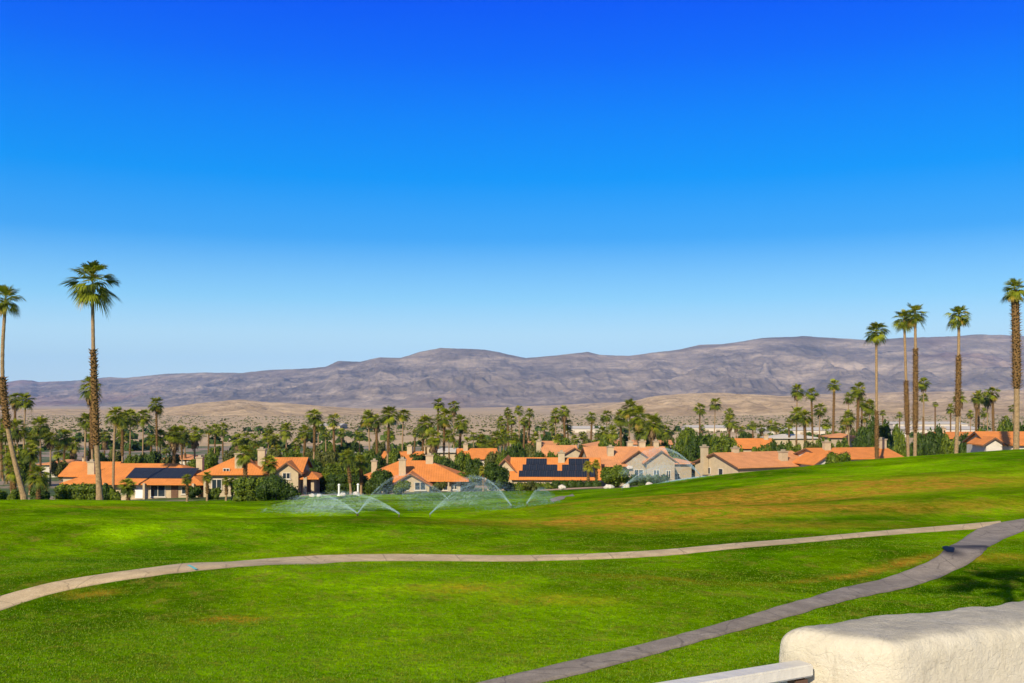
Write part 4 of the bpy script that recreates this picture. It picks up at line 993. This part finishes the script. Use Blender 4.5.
# ------------------------------------------------------------------ sprinklers
def mat_spray():
    t = NT('water_spray'); t.color((.75, .95, 1.0)); t.set(Roughness=.3)
    tr = t.n.new('ShaderNodeBsdfTransparent'); tl = t.n.new('ShaderNodeBsdfTranslucent'); tl.inputs[0].default_value = (.75, .95, 1, 1)
    m1 = t.n.new('ShaderNodeMixShader'); m1.inputs[0].default_value = .5; t.l.new(t.b.outputs[0], m1.inputs[1]); t.l.new(tl.outputs[0], m1.inputs[2])
    m2 = t.n.new('ShaderNodeMixShader'); m2.inputs[0].default_value = .052; t.l.new(tr.outputs[0], m2.inputs[1]); t.l.new(m1.outputs[0], m2.inputs[2])
    t.l.new(m2.outputs[0], t.out.inputs[0]); return t.m
M['spray'] = mat_spray()
def sprinkler(px, py, dx_px, top_px, label, seed, n=9000, fan=.30, depth_dir=.25, mist=1.0, D=None):
    """jet from ground point (px,py); lands dx_px pixels away; apex top_px pixels above the head"""
    x, y = hit(px, py) if D is None else (XW(px, D), D)
    z = h1(x, y); root = empty('lawn_sprinkler', (x, y, z)); tag(root, label, 'sprinkler', 'running lawn sprinklers')
    b = MB(); b.tube([(0, 0, -.1), (0, 0, .08), (0, 0, .10), (0, 0, .16)], [.035, .035, .022, .02], 8); b.build('nozzle', M['brown'], root)
    n = int(n*1.35); r = np.random.default_rng(seed)
    Rg = dx_px/1000*y; hA = top_px/1000*y
    az0 = math.atan2(depth_dir*abs(Rg), Rg)
    t = r.random(n); t = np.where(r.random(n) < .4, t**1.8, t)
    spread = fan*(t**1.0)
    jet = r.random(n) < .34                       # dense core jet, the rest falls out as mist
    az = az0 + np.where(jet, r.normal(size=n)*(.008+.085*t**1.5), r.uniform(-1, 1, n)*spread*np.sign(Rg))
    sc = np.where(jet, 1-np.abs(r.normal(size=n))*.20*t, r.uniform(.55, 1.04, n))
    L = abs(Rg)*math.sqrt(1+depth_dir**2)*sc
    hz = hA*sc*np.where(jet, 1, r.uniform(.8, 1.03, n))
    d = L*t; zz = .2+4*hz*t*(1-t)
    drop = np.where(jet, 0, (r.random(n)**1.6)*zz*.95*np.clip(t*1.6, 0, 1)*mist)
    zz = zz-drop; k = np.where(jet, 0, drop*.12)
    P = np.stack([np.cos(az)*d, np.sin(az)*d, zz], 1) + r.normal(size=(n, 3))*(.02+.07*t[:, None])
    gz = H(P[:, 0]+x, P[:, 1]+y)-z; P[:, 2] = np.maximum(P[:, 2], gz+.03)
    s = (.010+.018*t)[:, None]*r.uniform(.4, 1.5, (n, 1))*np.where(r.random((n, 1)) < .06, 2.2, 1)
    vel = np.stack([np.cos(az)*L, np.sin(az)*L, 4*hz*(1-2*t)], 1); vel /= np.linalg.norm(vel, axis=1)[:, None]
    a = r.normal(size=(n, 3)); a -= (a*vel).sum(1)[:, None]*vel; a /= np.linalg.norm(a, axis=1)[:, None]
    V = np.stack([P-a*s, P-vel*s*2.6, P+a*s, P+vel*s*2.6], 1).reshape(-1, 3)
    link('spray', mesh_np('spray', V, np.arange(4*n).reshape(-1, 4), M['spray']), root)
sprinkler(357, 516, -92, 17, 'sprinkler whose jet sweeps left in a broad low fan', 1, 12000, .5, .5, 1.0)
sprinkler(358, 516, 90, 37, 'sprinkler throwing the tallest arch, up to the right', 2, 12000, .12, .7, .7)
sprinkler(399, 517, -112, 19, 'sprinkler throwing a long low jet to the left from centre', 3, 10500, .3, .4, .9)
sprinkler(430, 517, 110, 30, 'sprinkler left of centre throwing a wide jet to the right', 4, 12500, .3, .7, .9)
sprinkler(511, 508, -75, 29, 'sprinkler throwing a steep jet to the left', 5, 11000, .35, .3, .9)
sprinkler(527, 506, 30, 14, 'small short jet just right of the centre sprinklers', 6, 4500, .3, .9, .9)
sprinkler(622, 490, 92, 22, 'sprinkler on the right slope throwing a jet up to the right', 7, 13000, .35, .15, .7)
sprinkler(700, 477, -78, 27, 'sprinkler on the right slope throwing a tall arch to the left', 8, 22000, .6, .25, 1.0)
sprinkler(448, 501, -50, 14, 'faint distant jet behind the left sprinklers', 9, 5000, .3, .4, .9)

# ------------------------------------------------------------------ grass tufts on the nearest lawn
def tufts():
    r = np.random.default_rng(3); n = 60000
    py = 530+ (700-530)*r.random(n)**.75; px = r.uniform(-15, 1040, n)
    Dg = 7000/(py-HZ); X = XW(px, Dg); Z = H(X, Dg)
    # keep off the paths
    def inside(poly, x, y):
        c = np.zeros(len(x), bool); P = np.array(poly); Q = np.roll(P, -1, 0)
        for (x1, y1), (x2, y2) in zip(P, Q):
            k = ((y1 > y) != (y2 > y)); c ^= k & (x < (x2-x1)*(y-y1)/(y2-y1+1e-12)+x1)
        return c
    bad = np.zeros(n, bool)
    for U, L in ((U1, L1), (U2, L2)):
        U = [(a, b-.8) for a, b in U]; L = [(a, b+.8) for a, b in L]
        poly = [hit(*p) for p in U]+[hit(*p) for p in L][::-1]; bad |= inside(poly, X, Dg)
    X, Dg, Z = X[~bad], Dg[~bad], Z[~bad]; n = len(X); V = []
    B = 3; c = np.repeat(np.stack([X, Dg, Z], 1), B, 0); m = n*B
    off = r.normal(size=(m, 3))*.025; off[:, 2] = 0; c = c+off
    h = r.uniform(.02, .055, m); a = r.uniform(0, 6.28, m); w = np.stack([np.cos(a), np.sin(a), np.zeros(m)], 1)*.012
    lean = r.normal(size=(m, 3))*.025; lean[:, 2] = 0
    V = np.stack([c-w, c+w, c+lean+np.stack([np.zeros(m), np.zeros(m), h], 1)], 1).reshape(-1, 3)
    Fc = np.arange(3*m).reshape(-1, 3)
    me = mesh_np('grass_tufts', V, Fc, M['turf_blade'], False, r.random(m))
    o = link('grass', me); tag(o, 'short tufts of grass over the near lawn', 'grass', kind='stuff')
M['turf_blade'] = mat_leaf('turf_blade', (.09, .18, .0005), (.17, .30, .0005), (.26, .28, .006), .3)
tufts()

# ------------------------------------------------------------------ balcony wall and railing
def stucco_wall():
    zt = CZ-.672
    FL = Vector((1.045, 2.77)); BL = Vector((.765, 2.985)); d = Vector((.914, .404))
    import bmesh
    bm = bmesh.new()
    nx, ny, nz = 70, 10, 16
    # build a lumpy rounded block by mapping a subdivided cube
    Lx = 3.6; Hh = 1.05
    bmesh.ops.create_cube(bm, size=1.0)
    me = bpy.data.meshes.new('balcony_wall')
    V = {}; verts = []; faces = []
    def P(u, v, w):      # u along 0..Lx, v across 0..1, w height 0..Hh (0 = bottom)
        a = FL.lerp(BL, v); base = a + d*u
        return Vector((base.x, base.y, zt-Hh+w))
    rr = .055
    us = sorted(set([0, .01, .025, .045, .07] + list(np.arange(.1, Lx, .03)) + [Lx]))
    vs = [0, .03, .08, .15, .22] + list(np.arange(.3, .75, .08)) + [.78, .85, .92, .97, 1]
    ws = list(np.arange(0, Hh-.09, .03)) + [Hh-.08, Hh-.055, Hh-.035, Hh-.02, Hh-.008, Hh]
    def key(i, j, k): 
        q = (i, j, k)
        if q not in V:
            u, v, w = us[i], vs[j], ws[k]; Tm = .275
            # rounded box in metric space
            a = np.array([u, v*Tm, w]); lo = np.array([rr, rr, -9]); hi = np.array([Lx+9, Tm-rr, Hh-rr])
            c = np.clip(a, lo, hi); dd = a-c; n = np.linalg.norm(dd)
            if n > 1e-6: a = c+dd/n*min(rr, n) if n > rr else a
            if n > 1e-6:
                mx = np.max(np.abs(dd)); a = c + dd/n*mx
            p = P(a[0], a[1]/Tm, a[2])
            nn = noise.noise(p*7)*.004 + noise.noise(p*19)*.005 + noise.noise(p*2.5)*.006
            o = Vector((P(a[0], .5, a[2]) - p)); o.z = 0; o = -o.normalized() if o.length > 1e-5 else Vector((0, 0, 0))
            p = p + o*nn + Vector((0, 0, nn*1.0 if w > Hh-.12 else 0))
            V[q] = len(verts); verts.append(tuple(p))
        return V[q]
    I, J, K = len(us)-1, len(vs)-1, len(ws)-1
    for i in range(I):
        for j in range(J):
            faces.append((key(i,j,K), key(i+1,j,K), key(i+1,j+1,K), key(i,j+1,K)))
            faces.append((key(i,j,0), key(i,j+1,0), key(i+1,j+1,0), key(i+1,j,0)))
        for k in range(K):
            faces.append((key(i,0,k), key(i+1,0,k), key(i+1,0,k+1), key(i,0,k+1)))
            faces.append((key(i,J,k), key(i,J,k+1), key(i+1,J,k+1), key(i+1,J,k)))
    for j in range(J):
        for k in range(K):
            faces.append((key(0,j,k), key(0,j,k+1), key(0,j+1,k+1), key(0,j+1,k)))
            faces.append((key(I,j,k), key(I,j+1,k), key(I,j+1,k+1), key(I,j,k+1)))
    bm.free()
    t = NT('weathered_white_stucco'); p = t.geo()
    c = t.ramp(t.noise(p, 5, 8, .75, .4), [(.28, (.48, .42, .30)), (.5, (.59, .53, .39)), (.72, (.67, .61, .465))])
    st = t.ramp(t.noise(t.map(p, (1, 1, .35)), 11, 8, .8, 1.2), [(.34, .9), (.46, 0.0)])
    c = t.mix(t.math('MULTIPLY', st, .55), c, (.30, .26, .18))
    ve = t.n.new('ShaderNodeTexVoronoi'); ve.feature = 'DISTANCE_TO_EDGE'; ve.inputs['Scale'].default_value = 3.2
    nn = t.n.new('ShaderNodeTexNoise'); nn.inputs['Scale'].default_value = 4; t.l.new(p, nn.inputs['Vector'])
    av = t.n.new('ShaderNodeVectorMath'); av.operation = 'ADD'; t.l.new(p, av.inputs[0]); t.l.new(nn.outputs['Color'], av.inputs[1]); t.l.new(av.outputs[0], ve.inputs['Vector'])
    crack = t.ramp(ve.outputs['Distance'], [(.0, .45), (.006, 0.0)])
    c = t.mix(t.math('MULTIPLY', crack, t.ramp(t.noise(p, 3, 3), [(.55, 0.0), (.62, .6)])), c, (.28, .23, .16))
    # grime plus low-sun greyness painted onto the upward face of the coping
    g = t.n.new('ShaderNodeNewGeometry'); sp = t.n.new('ShaderNodeSeparateXYZ'); t.l.new(g.outputs['Normal'], sp.inputs[0])
    top = t.ramp(sp.outputs[2], [(.80, 0.0), (.97, 1.0)])
    gr = t.ramp(t.noise(t.map(p, (1, 1, 1), (0, 0, R(24))), 7, 9, .8, .7), [(.42, 1.0), (.60, .35)])
    c = t.mix(t.math('MULTIPLY', top, gr), c, (.37, .335, .255))
    t.color(c); t.set(Roughness=.92)
    t.bump(t.math('ADD', t.noise(p, 70, 6, .8), t.math('ADD', t.math('MULTIPLY', t.noise(p, 9, 4, .6), 2), t.math('MULTIPLY', crack, -.35))), .8, .010)
    me.from_pydata(verts, [], faces); me.update(); me.materials.append(t.m)
    me.polygons.foreach_set('use_smooth', np.ones(len(me.polygons), dtype=bool))
    import bmesh as B2
    b2 = B2.new(); b2.from_mesh(me); B2.ops.recalc_face_normals(b2, faces=b2.faces); b2.to_mesh(me); b2.free()
    o = link('balcony_wall', me); tag(o, 'thick rounded cream white stucco balcony wall in the bottom right corner', 'wall')
stucco_wall()
M['rail'] = simple('white_rail_paint', (.56, .53, .45), .06, 6, .5, .15, 25)
def railing():
    zt = CZ-.757
    A = Vector((.845, 2.905)); d = Vector((.436, .23)).normalized(); n = Vector((-d.y, d.x))
    rz = math.atan2(d.y, d.x)
    root = empty('balcony_railing', (A.x, A.y, zt), rz); tag(root, 'white painted balcony railing meeting the end of the stucco wall', 'railing')
    b = MB(); b.box(-3.2, 0.0, -.045, .018, -.036, 0)
    me = b.mesh('top_rail', M['rail'])
    import bmesh
    bm = bmesh.new(); bm.from_mesh(me); bmesh.ops.bevel(bm, geom=bm.edges[:], offset=.005, segments=2, affect='EDGES'); bm.to_mesh(me); bm.free()
    link('top_rail', me, root)
    b = MB(); b.box(-3.2, 0.0, -.035, .005, -.95, -.91); b.build('bottom_rail', M['rail'], root)
    b = MB(); b.box(-.055, -.015, -.035, .005, -.90, -.044); b.build('shadow_gap_post', M['brown'], root)  # dark brown post stands in for the shadowed gap beside the wall
    b = MB(); b.box(-.01, .01, -.025, -.005, -.908, -.044); me = b.mesh('baluster', M['rail'])
    for i in range(24): link('baluster', me, root, (-.18-i*.125, 0, 0))
railing()
b = MB(); b.pts([(-6, -4, CZ-1.95), (5.5, -4, CZ-1.95), (5.5, 4.2, CZ-1.95), (1.2, 3.2, CZ-1.95), (-6, .2, CZ-1.95), (-6, -4, CZ-1.752), (5.5, -4, CZ-1.752), (5.5, 4.2, CZ-1.752), (1.2, 3.2, CZ-1.752), (-6, .2, CZ-1.752)],
      [(4,3,2,1,0),(5,6,7,8,9),(0,1,6,5),(1,2,7,6),(2,3,8,7),(3,4,9,8),(4,0,5,9)])
tag(b.build('balcony_floor', M['concrete']), 'concrete balcony slab under the railing', kind='structure')
b = MB(); b.pts([(x, y, z) for z in (-.5, CZ-1.953) for x, y in ((-5.8, -3.8), (5.3, -3.8), (5.3, 3.8), (1.2, 2.9), (-5.8, 0))], [(4,3,2,1,0),(5,6,7,8,9),(0,1,6,5),(1,2,7,6),(2,3,8,7),(3,4,9,8),(4,0,5,9)])
tag(b.build('balcony_base', M['stucco']), 'stucco base under the balcony', kind='structure')

# ------------------------------------------------------------------ haze, sun, sky, camera
b = MB(); b.box(-12500, 12500, -160, 13800, -54, 600+CZ)
hz = bpy.data.materials.new('haze_air'); hz.use_nodes = True; nt = hz.node_tree; nt.nodes.clear()
ou = nt.nodes.new('ShaderNodeOutputMaterial'); pv = nt.nodes.new('ShaderNodeVolumePrincipled')
pv.inputs['Color'].default_value = (.18, .50, 1.0, 1); pv.inputs['Density'].default_value = 3.9e-5; pv.inputs['Anisotropy'].default_value = 0.0
nt.links.new(pv.outputs[0], ou.inputs['Volume'])
tag(b.build('haze', hz), 'thin blue valley haze', 'haze', kind='stuff')

sun = bpy.data.lights.new('sun', 'SUN'); sun.energy = 5.0; sun.angle = R(.53); sun.color = (1.0, .88, .68)
so = bpy.data.objects.new('sun', sun); COL.objects.link(so)
ldir = Vector((sd.x*math.cos(SUN_EL), sd.y*math.cos(SUN_EL), -math.sin(SUN_EL)))
so.rotation_euler = ldir.to_track_quat('-Z', 'Y').to_euler(); so.location = (0, 0, 60)

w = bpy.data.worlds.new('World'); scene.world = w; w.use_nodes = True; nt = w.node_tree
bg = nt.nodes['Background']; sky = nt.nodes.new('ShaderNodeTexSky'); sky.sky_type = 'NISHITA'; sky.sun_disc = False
sky.sun_elevation = SUN_EL; sky.sun_rotation = math.atan2(-sd.x, -sd.y); sky.altitude = 100; sky.air_density = 1.0; sky.dust_density = .6; sky.ozone_density = 2.5
tc = nt.nodes.new('ShaderNodeTexCoord'); sx = nt.nodes.new('ShaderNodeSeparateXYZ'); nt.links.new(tc.outputs['Generated'], sx.inputs[0])
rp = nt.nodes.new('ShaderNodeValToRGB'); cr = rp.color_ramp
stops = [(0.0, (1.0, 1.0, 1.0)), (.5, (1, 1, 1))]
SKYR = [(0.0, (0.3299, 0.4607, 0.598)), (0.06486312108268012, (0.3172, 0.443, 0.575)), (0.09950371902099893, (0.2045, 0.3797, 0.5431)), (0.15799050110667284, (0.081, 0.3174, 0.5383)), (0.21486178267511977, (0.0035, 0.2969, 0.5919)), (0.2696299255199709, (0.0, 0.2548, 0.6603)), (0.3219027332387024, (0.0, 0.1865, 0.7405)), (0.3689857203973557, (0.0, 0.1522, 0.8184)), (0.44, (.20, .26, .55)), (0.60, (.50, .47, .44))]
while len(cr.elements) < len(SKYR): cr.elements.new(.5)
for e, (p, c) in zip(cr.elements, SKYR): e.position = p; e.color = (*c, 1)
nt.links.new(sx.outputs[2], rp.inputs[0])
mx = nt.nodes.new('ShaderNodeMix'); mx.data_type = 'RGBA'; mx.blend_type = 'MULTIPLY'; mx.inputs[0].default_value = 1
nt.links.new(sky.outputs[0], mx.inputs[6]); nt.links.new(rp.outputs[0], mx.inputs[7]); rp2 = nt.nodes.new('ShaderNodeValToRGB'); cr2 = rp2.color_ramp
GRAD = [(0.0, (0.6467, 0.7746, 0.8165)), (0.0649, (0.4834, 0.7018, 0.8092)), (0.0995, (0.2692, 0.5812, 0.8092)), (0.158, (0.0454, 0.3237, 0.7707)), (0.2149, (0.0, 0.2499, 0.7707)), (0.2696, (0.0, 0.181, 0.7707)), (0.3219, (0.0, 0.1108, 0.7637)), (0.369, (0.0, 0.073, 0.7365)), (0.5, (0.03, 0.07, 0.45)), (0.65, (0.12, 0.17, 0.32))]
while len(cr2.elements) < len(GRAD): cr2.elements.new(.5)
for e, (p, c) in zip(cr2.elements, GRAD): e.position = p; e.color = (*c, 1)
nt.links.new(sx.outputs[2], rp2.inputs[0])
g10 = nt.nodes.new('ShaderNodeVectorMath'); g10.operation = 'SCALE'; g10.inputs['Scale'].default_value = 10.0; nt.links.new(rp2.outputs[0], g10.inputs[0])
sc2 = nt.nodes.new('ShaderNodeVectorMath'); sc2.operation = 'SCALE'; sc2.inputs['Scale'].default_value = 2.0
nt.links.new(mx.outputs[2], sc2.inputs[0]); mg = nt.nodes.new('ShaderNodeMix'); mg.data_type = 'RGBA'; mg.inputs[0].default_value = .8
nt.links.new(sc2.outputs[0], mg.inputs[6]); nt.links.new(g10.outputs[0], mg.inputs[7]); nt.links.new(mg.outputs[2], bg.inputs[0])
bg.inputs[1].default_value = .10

cam = bpy.data.cameras.new('camera'); co = bpy.data.objects.new('camera', cam); COL.objects.link(co); scene.camera = co
cam.sensor_width = 36; cam.lens = 36*F/1024; cam.shift_y = (HZ-341.5)/1024; cam.clip_start = .1; cam.clip_end = 30000
co.location = (0, 0, CZ); co.rotation_euler = (R(90), 0, 0)
scene.view_settings.view_transform = 'Standard'; scene.view_settings.look = 'None'
scene.view_settings.exposure = .35; scene.view_settings.gamma = 1
scene.cycles.transparent_max_bounces = 24
